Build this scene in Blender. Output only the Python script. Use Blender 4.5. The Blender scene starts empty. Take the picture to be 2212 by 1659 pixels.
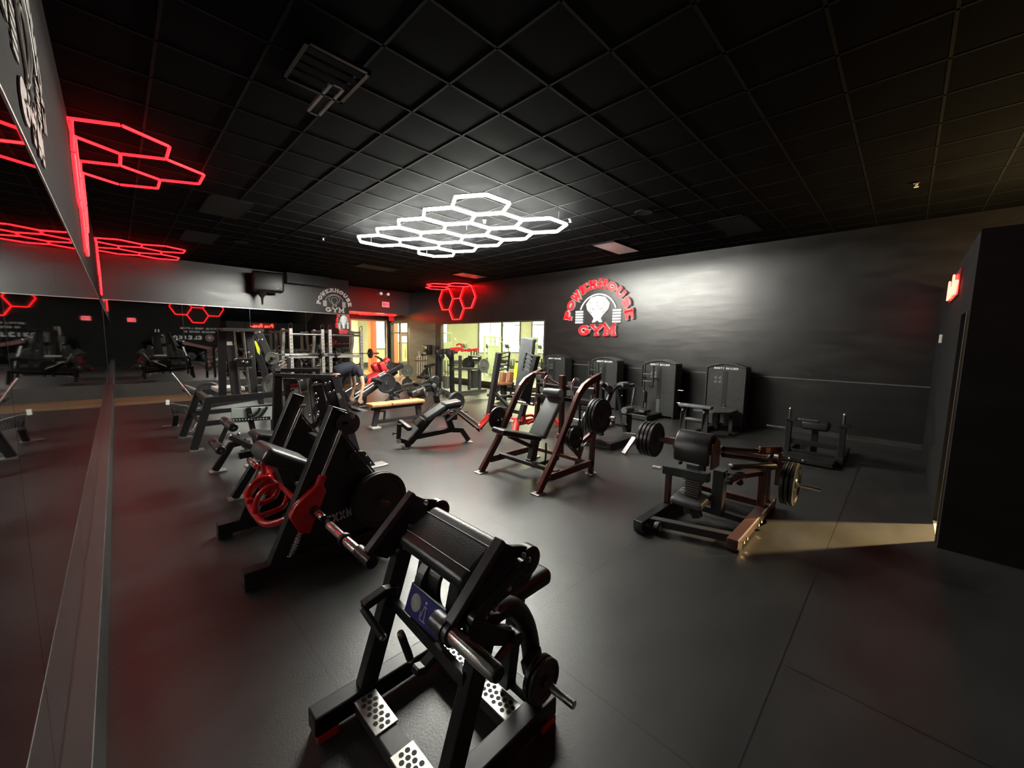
import bpy, bmesh, math, random
from mathutils import Vector, Matrix
random.seed(7)
PI = math.pi
C = bpy.context.scene.collection

# ------------------------------------------------------------------ camera
# Surveyed from the photograph: X runs along the back wall, Y into the room
# along the mirrored left wall, Z up. Camera 1.75 m above the floor.
IMG_W, IMG_H = 2212.0, 1659.0
CXP, CYP = IMG_W/2, IMG_H/2
CAM_Z = 1.75
_a = Vector((250-CXP, 722-CYP)); _b = Vector((1958-CXP, 756-CYP))
FPX = math.sqrt(-(_a.dot(_b)))
_Y = Vector((_a.x, -_a.y, -FPX)).normalized()
_X = Vector((_b.x, -_b.y, -FPX)).normalized()
_Z = _X.cross(_Y)
ROT = Matrix((_X, _Y, _Z))            # camera -> world
cam_data = bpy.data.cameras.new('camera')
cam = bpy.data.objects.new('camera', cam_data); C.objects.link(cam)
cam.matrix_world = Matrix.Translation((0, 0, CAM_Z)) @ ROT.to_4x4()
cam_data.sensor_fit = 'HORIZONTAL'; cam_data.sensor_width = 36.0
cam_data.lens = FPX/IMG_W*36.0
cam_data.clip_start = 0.05; cam_data.clip_end = 200
bpy.context.scene.camera = cam

def _ray(x, y): return ROT @ Vector((x-CXP, -(y-CYP), -FPX))
def FZ(x, y, z=0.0):
    d = _ray(x, y); t = (z-CAM_Z)/d.z; return Vector((d.x*t, d.y*t, z))
def FX(x, y, X):
    d = _ray(x, y); t = X/d.x; return Vector((X, d.y*t, CAM_Z+d.z*t))
def FY(x, y, Y):
    d = _ray(x, y); t = Y/d.y; return Vector((d.x*t, Y, CAM_Z+d.z*t))

# ------------------------------------------------------------------ view / world
sc = bpy.context.scene
sc.view_settings.view_transform = 'Standard'
sc.view_settings.look = 'None'
sc.view_settings.gamma = 1.0
sc.view_settings.use_curve_mapping = False
sc.view_settings.exposure = 0.0
world = bpy.data.worlds.new('world'); sc.world = world
world.use_nodes = True
world.node_tree.nodes['Background'].inputs[0].default_value = (0.5, 0.55, 0.6, 1)
world.node_tree.nodes['Background'].inputs[1].default_value = 0.002

WHITE_TUBE = 188.0      # emission of the white honeycomb tubes
RED_TUBE = 8.0
def lamp_area(name, loc, target, size, power, color, sy=None):
    l = bpy.data.lights.new(name, 'AREA'); l.energy = power; l.color = color
    l.shape = 'RECTANGLE'; l.size = size; l.size_y = sy or size
    o = bpy.data.objects.new(name, l); C.objects.link(o); o.location = loc
    o.rotation_euler = (Vector(target)-Vector(loc)).to_track_quat('-Z', 'Y').to_euler()
    return o
def lamp_point(name, loc, power, color, r=0.05):
    l = bpy.data.lights.new(name, 'POINT'); l.energy = power; l.color = color; l.shadow_soft_size = r
    o = bpy.data.objects.new(name, l); C.objects.link(o); o.location = loc
    return o
# warm bulb of the small side room at the right, whose light falls through its doorway
spot = bpy.data.lights.new('side_room_spot', 'SPOT'); spot.energy = 2600; spot.color = (1.0, 0.70, 0.32); spot.spot_size = math.radians(34); spot.spot_blend = 0.55; spot.shadow_soft_size = 0.05
spot_o = bpy.data.objects.new('side_room_spot', spot); C.objects.link(spot_o); spot_o.location = (7.1, -1.72, 2.6)
spot_o.rotation_euler = (Vector((4.95, -0.05, 0))-Vector((7.1, -1.72, 2.6))).to_track_quat('-Z', 'Y').to_euler()
lamp_area('side_room_uplight', (7.6, -1.6, 2.3), (7.6, -1.6, 4), 0.25, 120, (1.0, 0.70, 0.28))
# ceiling lights of the bright gym floor behind the window and doors
for i, (x, y) in enumerate([(12.0, 8.0), (12.0, 13.0), (12.5, 18.0), (17.0, 9.0), (17.0, 15.0)]):
    lamp_area('gym_floor_light_%d' % i, (x, y, 3.9), (x, y, 0), 1.2, 620, (1.0, 0.97, 0.60))
lamp_area('hall_light', (7.8, 20.3, 2.9), (7.8, 20.3, 0), 0.8, 330, (1.0, 0.88, 0.60))

# ------------------------------------------------------------------ materials
MATS = {}
def mat(name, col, rough=0.5, metal=0.0, spec=0.5, noise=0.0, nscale=6.0, bump=0.0, bscale=60.0,
        emit=None, estr=0.0, rvar=0.0, coat=0.0, stretch=None):
    if name in MATS: return MATS[name]
    m = bpy.data.materials.new(name); m.use_nodes = True
    nt = m.node_tree; b = nt.nodes['Principled BSDF']
    b.inputs['Base Color'].default_value = (*col, 1)
    b.inputs['Roughness'].default_value = rough
    b.inputs['Metallic'].default_value = metal
    b.inputs['Specular IOR Level'].default_value = spec
    b.inputs['Coat Weight'].default_value = coat
    tc = nt.nodes.new('ShaderNodeTexCoord')
    src = tc.outputs['Object']
    if stretch:
        mp = nt.nodes.new('ShaderNodeMapping'); mp.inputs['Scale'].default_value = stretch
        nt.links.new(src, mp.inputs[0]); src = mp.outputs[0]
    if noise or rvar:
        n = nt.nodes.new('ShaderNodeTexNoise'); n.inputs['Scale'].default_value = nscale
        n.inputs['Detail'].default_value = 4; nt.links.new(src, n.inputs['Vector'])
        if noise:
            r = nt.nodes.new('ShaderNodeValToRGB')
            r.color_ramp.elements[0].position = 0.3; r.color_ramp.elements[1].position = 0.7
            r.color_ramp.elements[0].color = (*[c*(1-noise) for c in col], 1)
            r.color_ramp.elements[1].color = (*[min(1, c*(1+noise)) for c in col], 1)
            nt.links.new(n.outputs['Fac'], r.inputs[0]); nt.links.new(r.outputs[0], b.inputs['Base Color'])
        if rvar:
            mr = nt.nodes.new('ShaderNodeMapRange')
            mr.inputs['To Min'].default_value = max(0.02, rough-rvar); mr.inputs['To Max'].default_value = min(1, rough+rvar)
            nt.links.new(n.outputs['Fac'], mr.inputs[0]); nt.links.new(mr.outputs[0], b.inputs['Roughness'])
    if bump:
        n2 = nt.nodes.new('ShaderNodeTexNoise'); n2.inputs['Scale'].default_value = bscale
        n2.inputs['Detail'].default_value = 3; nt.links.new(src, n2.inputs['Vector'])
        bp = nt.nodes.new('ShaderNodeBump'); bp.inputs['Strength'].default_value = bump
        bp.inputs['Distance'].default_value = 0.01
        nt.links.new(n2.outputs['Fac'], bp.inputs['Height']); nt.links.new(bp.outputs[0], b.inputs['Normal'])
    if emit:
        b.inputs['Emission Color'].default_value = (*emit, 1); b.inputs['Emission Strength'].default_value = estr
    MATS[name] = m; return m

BLACK = mat('black_powder_coat', (0.013, 0.013, 0.014), 0.36, noise=0.15, nscale=20, bump=0.05, bscale=400)
GREYC = mat('grey_powder_coat', (0.042, 0.042, 0.044), 0.40, noise=0.1, nscale=20, bump=0.05, bscale=400)
MAROON = mat('brown_red_paint', (0.13, 0.062, 0.052), 0.34, metal=0.45, noise=0.12, nscale=18)
SILVER = mat('silver_frame_paint', (0.42, 0.40, 0.36), 0.42, metal=0.35, noise=0.1, nscale=12)
CHROME = mat('chrome', (0.92, 0.91, 0.89), 0.21, metal=1.0, rvar=0.05, nscale=30)
STEEL = mat('brushed_steel', (0.62, 0.61, 0.58), 0.34, metal=0.9, noise=0.1, nscale=40)
BOLT = mat('zinc_bolt', (0.75, 0.73, 0.70), 0.25, metal=1.0)
REDP = mat('red_gloss_paint', (0.55, 0.008, 0.010), 0.22, coat=0.4, noise=0.1, nscale=12)
REDM = mat('red_frame_paint', (0.60, 0.035, 0.03), 0.35, noise=0.1, nscale=12)
VINYL = mat('black_vinyl', (0.022, 0.022, 0.023), 0.36, noise=0.2, nscale=9, bump=0.15, bscale=160)
VINYLG = mat('grey_vinyl', (0.10, 0.11, 0.112), 0.40, noise=0.15, nscale=9, bump=0.12, bscale=160)
VINYLR = mat('red_vinyl', (0.55, 0.03, 0.035), 0.42, noise=0.12, nscale=9, bump=0.1, bscale=160)
VINYLT = mat('tan_vinyl', (0.62, 0.30, 0.13), 0.45, noise=0.12, nscale=9, bump=0.1, bscale=160)
VINYLB = mat('brown_vinyl', (0.30, 0.12, 0.06), 0.45, noise=0.12, nscale=9, bump=0.1, bscale=160)
SEAM = mat('seam_thread', (0.01, 0.01, 0.01), 0.5, noise=0.1, nscale=40)
IRON = mat('cast_iron_plate', (0.022, 0.023, 0.024), 0.34, noise=0.2, nscale=14, bump=0.12, bscale=120)
IRONG = mat('grey_iron_plate', (0.10, 0.105, 0.095), 0.45, noise=0.2, nscale=14, bump=0.12, bscale=120)
RUBBER = mat('black_rubber', (0.014, 0.014, 0.014), 0.6, noise=0.2, nscale=30)
SHROUD = mat('charcoal_plastic_shroud', (0.028, 0.029, 0.029), 0.42, noise=0.15, nscale=10, bump=0.08, bscale=260)
PRINT = mat('white_print', (0.75, 0.74, 0.72), 0.5, noise=0.05, nscale=30)
PRINTG = mat('grey_print', (0.26, 0.26, 0.26), 0.5, noise=0.05, nscale=30)
PRINTR = mat('red_print', (0.75, 0.05, 0.06), 0.5, noise=0.05, nscale=30)
YELLOW = mat('yellow_plastic', (0.85, 0.85, 0.05), 0.4, noise=0.08, nscale=20)
WHITEP = mat('off_white_plastic', (0.65, 0.64, 0.60), 0.45, noise=0.06, nscale=20)
ACRYL = mat('pale_acrylic_panel', (0.50, 0.56, 0.52), 0.25, noise=0.08, nscale=5)
HOLE = mat('dark_hole', (0.006, 0.006, 0.008), 0.7, noise=0.1, nscale=30)
EM_WHITE = mat('white_led_tube', (0.9, 0.92, 0.9), 0.4, emit=(1.0, 1.0, 0.90), estr=WHITE_TUBE)
EM_RED = mat('red_led_tube', (0.8, 0.1, 0.1), 0.4, emit=(1.0, 0.006, 0.010), estr=RED_TUBE)
EM_REDB = mat('bright_red_led_tube', (0.8, 0.1, 0.1), 0.4, emit=(1.0, 0.003, 0.004), estr=26)
EM_PANE = mat('daylit_window_pane', (0.9, 0.9, 0.85), 0.4, emit=(1.0, 1.0, 0.86), estr=6)
EM_SIGNR = mat('red_lit_sign_face', (0.75, 0.02, 0.025), 0.35, emit=(1.0, 0.012, 0.022), estr=0.85)
EM_SIGNW = mat('white_lit_sign_face', (0.85, 0.85, 0.82), 0.35, emit=(1.0, 0.98, 0.90), estr=0.7)
EM_EXIT = mat('exit_sign_face', (0.8, 0.1, 0.1), 0.4, emit=(1.0, 0.10, 0.12), estr=2.2)
EM_NEON = mat('red_neon_script', (0.8, 0.1, 0.1), 0.4, emit=(1.0, 0.06, 0.04), estr=14.0)
SKIN = mat('skin', (0.62, 0.36, 0.25), 0.5, noise=0.08, nscale=14)
NAVY = mat('navy_cloth', (0.006, 0.008, 0.018), 0.85, noise=0.2, nscale=30, bump=0.2, bscale=80)
BLUEC = mat('blue_cloth', (0.02, 0.06, 0.11), 0.85, noise=0.2, nscale=30, bump=0.2, bscale=80)
HAIR = mat('dark_hair', (0.012, 0.010, 0.009), 0.6, noise=0.3, nscale=60)

# ------------------------------------------------------------------ mesh builder
class MB:
    def __init__(s): s.v = []; s.f = []; s.sm = []
    def add(s, vs, fs, smooth=False):
        o = len(s.v); s.v += [Vector(v) for v in vs]
        s.f += [tuple(i+o for i in f) for f in fs]; s.sm += [smooth]*len(fs)
        return s
    def beam(s, p, q, w, h, up=(0, 0, 1), w2=None, h2=None):
        p = Vector(p); q = Vector(q); d = (q-p).normalized(); up = Vector(up)
        if abs(d.dot(up)) > 0.98: up = Vector((1, 0, 0)) if abs(d.x) < 0.9 else Vector((0, 1, 0))
        l = d.cross(up).normalized(); u = l.cross(d).normalized()
        w2 = w if w2 is None else w2; h2 = h if h2 is None else h2
        vs = [c+l*(a*ww/2)+u*(b*hh/2) for c, ww, hh in ((p, w, h), (q, w2, h2)) for a, b in ((-1, -1), (1, -1), (1, 1), (-1, 1))]
        return s.add(vs, [(3, 2, 1, 0), (4, 5, 6, 7), (0, 1, 5, 4), (1, 2, 6, 5), (2, 3, 7, 6), (3, 0, 4, 7)])
    def box(s, c, size, rot=None):
        c = Vector(c); vs = []
        for z in (-1, 1):
            for x, y in ((-1, -1), (1, -1), (1, 1), (-1, 1)):
                v = Vector((x*size[0]/2, y*size[1]/2, z*size[2]/2))
                if rot is not None: v = rot @ v
                vs.append(c+v)
        return s.add(vs, [(3, 2, 1, 0), (4, 5, 6, 7), (0, 1, 5, 4), (1, 2, 6, 5), (2, 3, 7, 6), (3, 0, 4, 7)])
    def bb(s, x0, x1, y0, y1, z0, z1): return s.box(((x0+x1)/2, (y0+y1)/2, (z0+z1)/2), (abs(x1-x0), abs(y1-y0), abs(z1-z0)))
    def frame(s, d):
        d = Vector(d).normalized(); a = Vector((0, 0, 1)) if abs(d.z) < 0.9 else Vector((1, 0, 0))
        u = d.cross(a).normalized(); return d, u, d.cross(u).normalized()
    def lathe(s, c, axis, prof, n=28):
        c = Vector(c); d, u, v = s.frame(axis); vs = []; fs = []
        for r, h in prof:
            for k in range(n):
                a = 2*PI*k/n; vs.append(c+d*h+u*(r*math.cos(a))+v*(r*math.sin(a)))
        for i in range(len(prof)-1):
            for k in range(n):
                k2 = (k+1) % n; fs.append((i*n+k2, i*n+k, (i+1)*n+k, (i+1)*n+k2))
        o = len(vs)
        s.add(vs, fs, True)
        for i, flip in ((0, False), (len(prof)-1, True)):
            if prof[i][0] > 1e-5:
                ring = [c+d*prof[i][1]+u*(prof[i][0]*math.cos(2*PI*k/n))+v*(prof[i][0]*math.sin(2*PI*k/n)) for k in range(n)]
                s.add(ring, [tuple(range(n)) if not flip else tuple(reversed(range(n)))])
        return s
    def tube(s, p, q, r, n=14, r2=None):
        p = Vector(p); q = Vector(q)
        return s.lathe(p, q-p, [(r, 0), (r if r2 is None else r2, (q-p).length)], n)
    def capsule(s, p, q, r, n=16):
        p = Vector(p); q = Vector(q); L = (q-p).length; e = min(r*0.35, L*0.2)
        return s.lathe(p, q-p, [(r*0.8, 0), (r*0.95, e*0.4), (r, e), (r, L-e), (r*0.95, L-e*0.4), (r*0.8, L)], n)
    def sweep(s, pts, prof, lat=None, closed=False, smooth=True):
        pts = [Vector(p) for p in pts]; n = len(prof); vs = []; N = len(pts)
        pu = None
        for i, p in enumerate(pts):
            if closed: t0 = (p-pts[i-1]).normalized(); t1 = (pts[(i+1) % N]-p).normalized()
            else:
                t0 = (p-pts[i-1]).normalized() if i else (pts[1]-p).normalized()
                t1 = (pts[i+1]-p).normalized() if i < N-1 else t0
            t = (t0+t1); t = t.normalized() if t.length > 1e-6 else t1
            if lat is not None: u = Vector(lat); u = (u-t*u.dot(t)).normalized()
            elif pu is None:
                a = Vector((0, 0, 1)) if abs(t.z) < 0.9 else Vector((1, 0, 0)); u = t.cross(a).normalized()
            else: u = (pu-t*pu.dot(t)).normalized()
            pu = u; v = t.cross(u).normalized(); k = 1/max(0.4, math.sqrt(max(0.01, (1+t0.dot(t1))/2)))
            for a, b in prof: vs.append(p+u*a+v*(b*(k if lat is not None else 1)))
        fs = []
        for i in range(N if closed else N-1):
            j = (i+1) % N
            for k in range(n): fs.append((i*n+k, i*n+(k+1) % n, j*n+(k+1) % n, j*n+k))
        s.add(vs, fs, smooth)
        if not closed:
            s.add([vs[k] for k in range(n)], [tuple(reversed(range(n)))]); s.add([vs[(N-1)*n+k] for k in range(n)], [tuple(range(n))])
        return s
    def path(s, pts, r, n=10, curve=True, closed=False):
        if curve and len(pts) > 2: pts = catmull(pts, 5, closed)
        return s.sweep(pts, [(r*math.cos(2*PI*k/n), r*math.sin(2*PI*k/n)) for k in range(n)], closed=closed)
    def bpath(s, pts, w, h, lat=(0, 1, 0), curve=False):
        if curve: pts = catmull(pts, 6)
        return s.sweep(pts, [(-w/2, -h/2), (w/2, -h/2), (w/2, h/2), (-w/2, h/2)], lat=lat, smooth=False)
    def prism(s, pts, vec):
        pts = [Vector(p) for p in pts]; vec = Vector(vec); n = len(pts)
        vs = [p-vec/2 for p in pts]+[p+vec/2 for p in pts]
        fs = [tuple(reversed(range(n))), tuple(range(n, 2*n))]+[(i, (i+1) % n, n+(i+1) % n, n+i) for i in range(n)]
        return s.add(vs, fs)
    def build(s, name, m, origin=(0, 0, 0), parent=None, bev=0.0, seg=2, sub=0, label=None):
        me = bpy.data.meshes.new(name); o0 = Vector(origin)
        me.from_pydata([tuple(v-o0) for v in s.v], [], s.f)
        bm = bmesh.new(); bm.from_mesh(me)
        bmesh.ops.remove_doubles(bm, verts=bm.verts, dist=1e-5)
        bmesh.ops.recalc_face_normals(bm, faces=bm.faces)
        bm.to_mesh(me); bm.free()
        sm = any(s.sm)
        if sm:
            for p in me.polygons: p.use_smooth = True
            try: me.set_sharp_from_angle(angle=math.radians(38))
            except Exception: pass
        me.materials.append(m); me.update()
        o = bpy.data.objects.new(name, me); C.objects.link(o)
        if bev:
            b = o.modifiers.new('bevel', 'BEVEL'); b.width = bev; b.segments = seg
            b.limit_method = 'ANGLE'; b.angle_limit = math.radians(40)
            if seg > 2:
                for p in me.polygons: p.use_smooth = True
        if sub:
            m2 = o.modifiers.new('sub', 'SUBSURF'); m2.levels = sub; m2.render_levels = sub
            for p in me.polygons: p.use_smooth = True
        if parent is not None: o.parent = parent
        else: o.location = o0
        if label: o['label'] = label
        return o

def catmull(pts, k=5, closed=False):
    pts = [Vector(p) for p in pts]; out = []; n = len(pts)
    for i in range(n if closed else n-1):
        p0 = pts[i-1] if (i or closed) else pts[0]; p1 = pts[i]; p2 = pts[(i+1) % n]
        p3 = pts[(i+2) % n] if (closed or i+2 < n) else p2
        for j in range(k):
            t = j/k
            out.append(0.5*((2*p1)+(p2-p0)*t+(2*p0-5*p1+4*p2-p3)*t*t+(3*p1-p0-3*p2+p3)*t*t*t))
    if not closed: out.append(pts[-1])
    return out

class T:
    """one thing: an Empty at its base with its parts as children (geometry given in world metres)"""
    def __init__(s, name, label, cat, loc, group=None):
        o = bpy.data.objects.new(name, None); C.objects.link(o); o.location = Vector(loc)
        o.empty_display_size = 0.1
        o['label'] = label; o['category'] = cat
        if group: o['group'] = group
        s.o = o; s.loc = Vector(loc)
    def p(s, name, mb, m, bev=0.0, seg=2, sub=0, parent=None, label=None):
        return mb.build(name, m, s.loc, parent or s.o, bev, seg, sub, label)
def solo(name, mb, m, label, cat, loc, bev=0.0, seg=2, group=None, kind=None):
    o = mb.build(name, m, loc, None, bev, seg); o['label'] = label; o['category'] = cat
    if group: o['group'] = group
    if kind: o['kind'] = kind
    return o
def struct(name, mb, m, bev=0.0):
    o = mb.build(name, m, (0, 0, 0), None, bev); o['kind'] = 'structure'; return o
def dup(root, loc, rz=0.0, label=None, group=None):
    r = root.copy(); C.objects.link(r); r.location = loc; r.rotation_euler = (0, 0, rz)
    if label: r['label'] = label
    if group: r['group'] = group
    for ch in list(root.children):
        c = ch.copy(); C.objects.link(c); c.parent = r
        for g in ch.children:
            d = g.copy(); C.objects.link(d); d.parent = c
    return r

# ------------------------------------------------------------------ small shared shapes
def V(*a): return Vector(a)
def bolts(t, pts, axis, r=0.012, parent=None):
    for p in pts:
        t.p('bolt', MB().lathe(p, axis, [(r, 0), (r, 0.006), (r*0.7, 0.012)], 8), BOLT, parent=parent)
def iron_plate(c, axis, r, th, label, group=None, m=None, name='weight_plate'):
    """a cast weight plate: rim, recessed face, raised hub with a bore"""
    h = th/2; axis = Vector(axis).normalized()
    prof = [(0.027, h*0.9), (r*0.24, h*0.9), (r*0.28, h*0.45), (r*0.78, h*0.45), (r*0.83, h*0.95), (r*0.95, h), (r, h*0.6),
            (r, -h*0.6), (r*0.95, -h), (r*0.83, -h*0.95), (r*0.78, -h*0.45), (r*0.28, -h*0.45), (r*0.24, -h*0.9), (0.027, -h*0.9)]
    mb = MB(); c = Vector(c)
    d, u, v = mb.frame(axis); n = 36; vs = []; fs = []
    for rr, hh in prof:
        for k in range(n):
            a = 2*PI*k/n; vs.append(c+d*hh+u*(rr*math.cos(a))+v*(rr*math.sin(a)))
    N = len(prof)
    for i in range(N):
        j = (i+1) % N
        for k in range(n): fs.append((i*n+(k+1) % n, i*n+k, j*n+k, j*n+(k+1) % n))
    mb.add(vs, fs, True)
    o = mb.build(name, m or IRON, c); o['label'] = label; o['category'] = 'weight plate'
    if group: o['group'] = group
    return o
def foot(t, c, sx, sy, m=STEEL, parent=None):
    t.p('foot_plate', MB().box((c[0], c[1], 0.006), (sx, sy, 0.012)), m, bev=0.002, parent=parent)
def hexpts(c, u, v, side):   # flat edges parallel to u
    c = Vector(c); u = Vector(u); v = Vector(v); h = side*math.sqrt(3)/2
    return [c+u*side, c+u*side/2+v*h, c-u*side/2+v*h, c-u*side, c-u*side/2-v*h, c+u*side/2-v*h]
def honeycomb(name, cells, r, m, label, cat, group=None, light_stop=False):
    """cells: list of (centre, u, v, side); shared edges are built once, each tube a part"""
    ctr = sum((Vector(c[0]) for c in cells), Vector())/len(cells)
    t = T(name, label, cat, ctr, group); seen = {}
    for c, u, v, sd in cells:
        pts = hexpts(c, u, v, sd)
        for i in range(6):
            a, b = pts[i], pts[(i+1) % 6]
            key = tuple(round(x, 1) for x in (a+b))
            dup_ = False
            for k2 in seen:
                if (Vector(k2)-(a+b)).length < 0.12: dup_ = True
            if dup_: continue
            seen[tuple(a+b)] = 1
            d = (b-a).normalized()
            tb = t.p('light_tube', MB().tube(a+d*0.012, b-d*0.012, r, 10), m)
            if light_stop: t.p('added_light_stop', MB().beam(a+V(0, 0, r+.009), b+V(0, 0, r+.009), r*1.5, .014), GREYC, parent=tb)  # bar added above the tube to hold its light off the ceiling
    return t

# slab-serif and plain block lettering built from strokes -----------------------------------
def _arc(cx, cy, rx, ry, a0, a1, n=10): return [(cx+rx*math.cos(math.radians(a0+(a1-a0)*i/n)), cy+ry*math.sin(math.radians(a0+(a1-a0)*i/n))) for i in range(n+1)]
GL = {  # strokes on a 0..1 x 0..1 box, slab feet listed separately as (x0, x1, y)
 'P': ([[(.28, 0), (.28, 1)], [(.28, .93), (.6, .93)]+_arc(.6, .72, .24, .21, 90, -90)+[(.28, .51)]], [(.08, .5, 0), (.08, .4, 1)]),
 'O': ([_arc(.5, .5, .36, .43, 0, 360, 20)], []),
 'W': ([[(.14, 1), (.33, 0), (.5, .75), (.67, 0), (.86, 1)]], [(0, .3, 1), (.7, 1, 1)]),
 'E': ([[(.25, 0), (.25, 1)], [(.25, .93), (.85, .93), (.85, .74)], [(.25, .5), (.65, .5)], [(.25, .07), (.88, .07), (.88, .28)]], [(.08, .4, 0), (.08, .4, 1)]),
 'R': ([[(.25, 0), (.25, 1)], [(.25, .93), (.58, .93)]+_arc(.58, .74, .22, .19, 90, -90)+[(.25, .55)], [(.5, .55), (.8, 0)]], [(.08, .44, 0), (.08, .4, 1), (.65, .98, 0)]),
 'H': ([[(.22, 0), (.22, 1)], [(.78, 0), (.78, 1)], [(.22, .5), (.78, .5)]], [(.04, .4, 0), (.04, .4, 1), (.6, .96, 0), (.6, .96, 1)]),
 'U': ([[(.22, 1), (.22, .35)]+_arc(.5, .35, .28, .29, 180, 360)+[(.78, 1)]], [(.04, .4, 1), (.6, .96, 1)]),
 'S': ([[(.84, .68)]+_arc(.5, .75, .30, .22, 15, 240, 9)+_arc(.5, .25, .32, .23, 60, -165, 9)], []),
 'G': ([_arc(.5, .5, .36, .43, 40, 330, 16)+[(.86, .42), (.55, .42)]], []),
 'Y': ([[(.12, 1), (.5, .48), (.88, 1)], [(.5, .5), (.5, 0)]], [(0, .3, 1), (.7, 1, 1), (.32, .68, 0)]),
 'M': ([[(.18, 0), (.18, 1), (.5, .3), (.82, 1), (.82, 0)]], [(0, .36, 0), (.64, 1, 0), (.04, .2, 1), (.8, .96, 1)]),
 'X': ([[(.12, 0), (.88, 1)], [(.12, 1), (.88, 0)]], []), 'I': ([[(.5, 0), (.5, 1)]], []), 'T': ([[(.5, 0), (.5, 1)], [(.1, .93), (.9, .93)]], []),
 'B': ([[(.2, 0), (.2, 1)], [(.2, .93), (.55, .93)]+_arc(.55, .74, .22, .19, 90, -90)+[(.2, .55)], [(.55, .53)]+_arc(.58, .3, .25, .23, 90, -90)+[(.2, .07)]], []),
 'L': ([[(.2, 1), (.2, .07), (.85, .07)]], []), 'D': ([[(.2, .07), (.2, .93), (.45, .93)]+_arc(.45, .5, .38, .43, 90, -90)+[(.2, .07)]], []),
 'K': ([[(.2, 0), (.2, 1)], [(.85, 1), (.25, .5), (.88, 0)]], []), 'F': ([[(.2, 0), (.2, .93), (.85, .93)], [(.2, .5), (.7, .5)]], []),
 'C': ([_arc(.5, .5, .36, .43, 45, 315, 16)], []), 'A': ([[(.08, 0), (.5, 1), (.92, 0)], [(.25, .35), (.75, .35)]], []),
 'N': ([[(.2, 0), (.2, 1), (.8, 0), (.8, 1)]], []), 'V': ([[(.1, 1), (.5, 0), (.9, 1)]], []), ' ': ([], []),
}
def glyph(mb, ch, o, u, v, w, h, th, dep, slab=False):
    """one letter: o lower-left corner, u/v unit axes on the surface, th stroke width, dep depth along the normal"""
    o = Vector(o); u = Vector(u); v = Vector(v); n = u.cross(v)
    st, sl = GL[ch]
    for line in st:
        pts = [o+u*(x*w)+v*(y*h*(1-th/h)+th/2)+n*dep/2 for x, y in line]
        q = [pts[0]]
        for p in pts[1:]:
            if (p-q[-1]).length > 1e-4: q.append(p)
        cl = (q[0]-q[-1]).length < 1e-3 and len(q) > 8
        if cl: q = q[:-1]
        mb.sweep(q, [(-dep/2, -th/2), (dep/2, -th/2), (dep/2, th/2), (-dep/2, th/2)], lat=n, closed=cl, smooth=False)
    if slab:
        for x0, x1, y in sl:
            c = o+u*((x0+x1)/2*w)+v*(th*0.35 if y == 0 else h-th*0.35)+n*dep/2
            mb.beam(c-u*((x1-x0)/2*w), c+u*((x1-x0)/2*w), dep, th*0.7, up=v)
def word(mb, s, o, u, v, w, h, th, dep, gap=0.15, slab=False):
    o = Vector(o); u = Vector(u)
    for i, ch in enumerate(s): glyph(mb, ch, o+u*(i*w*(1+gap)), u, v, w, h, th, dep, slab)

# ================================================================== ROOM SHELL
H = 3.95; XL = -0.216; XR = 9.9; YB = 15.4; YA = 16.8; YD = 18.8; YS = -2.2; YP = -0.35; XP = 5.07
def wall_mat(name, col, rough=0.45, spec=0.5, streak=True):
    m = bpy.data.materials.new(name); m.use_nodes = True; nt = m.node_tree; b = nt.nodes['Principled BSDF']
    tc = nt.nodes.new('ShaderNodeTexCoord')
    mp = nt.nodes.new('ShaderNodeMapping'); mp.inputs['Scale'].default_value = (0.6, 0.6, 2.6) if streak else (1, 1, 1)
    n = nt.nodes.new('ShaderNodeTexNoise'); n.inputs['Scale'].default_value = 2.2; n.inputs['Detail'].default_value = 6
    nt.links.new(tc.outputs['Object'], mp.inputs[0]); nt.links.new(mp.outputs[0], n.inputs['Vector'])
    r = nt.nodes.new('ShaderNodeValToRGB'); r.color_ramp.elements[0].position = 0.32; r.color_ramp.elements[1].position = 0.72
    r.color_ramp.elements[0].color = (*[c*0.78 for c in col], 1); r.color_ramp.elements[1].color = (*[c*1.25 for c in col], 1)
    nt.links.new(n.outputs['Fac'], r.inputs[0]); nt.links.new(r.outputs[0], b.inputs['Base Color'])
    mr = nt.nodes.new('ShaderNodeMapRange'); mr.inputs['To Min'].default_value = rough-0.07; mr.inputs['To Max'].default_value = rough+0.07
    nt.links.new(n.outputs['Fac'], mr.inputs[0]); nt.links.new(mr.outputs[0], b.inputs['Roughness'])
    b.inputs['Specular IOR Level'].default_value = spec
    n2 = nt.nodes.new('ShaderNodeTexNoise'); n2.inputs['Scale'].default_value = 3.0; n2.inputs['Detail'].default_value = 8
    nt.links.new(mp.outputs[0], n2.inputs['Vector'])
    bp = nt.nodes.new('ShaderNodeBump'); bp.inputs['Strength'].default_value = 0.25; bp.inputs['Distance'].default_value = 0.012
    nt.links.new(n2.outputs['Fac'], bp.inputs['Height']); nt.links.new(bp.outputs[0], b.inputs['Normal'])
    return m
WALL = wall_mat('black_satin_wall_paint', (0.0075, 0.0075, 0.0075), 0.35, 0.9)
WALLM = wall_mat('matt_black_wall_paint', (0.012, 0.012, 0.012), 0.80, 0.15)
CEIL = wall_mat('black_ceiling_tile_paint', (0.0055, 0.0057, 0.0066), 0.95, 0.04, False)
GREYW = wall_mat('grey_green_wall_section', (0.15, 0.165, 0.14), 0.5, 0.4)
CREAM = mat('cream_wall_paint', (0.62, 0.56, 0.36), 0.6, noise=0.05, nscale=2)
PALE = mat('pale_yellow_wall_paint', (0.66, 0.66, 0.42), 0.6, noise=0.05, nscale=2)
ORANGE = mat('orange_red_column_paint', (0.72, 0.12, 0.045), 0.5, noise=0.06, nscale=3)
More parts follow.
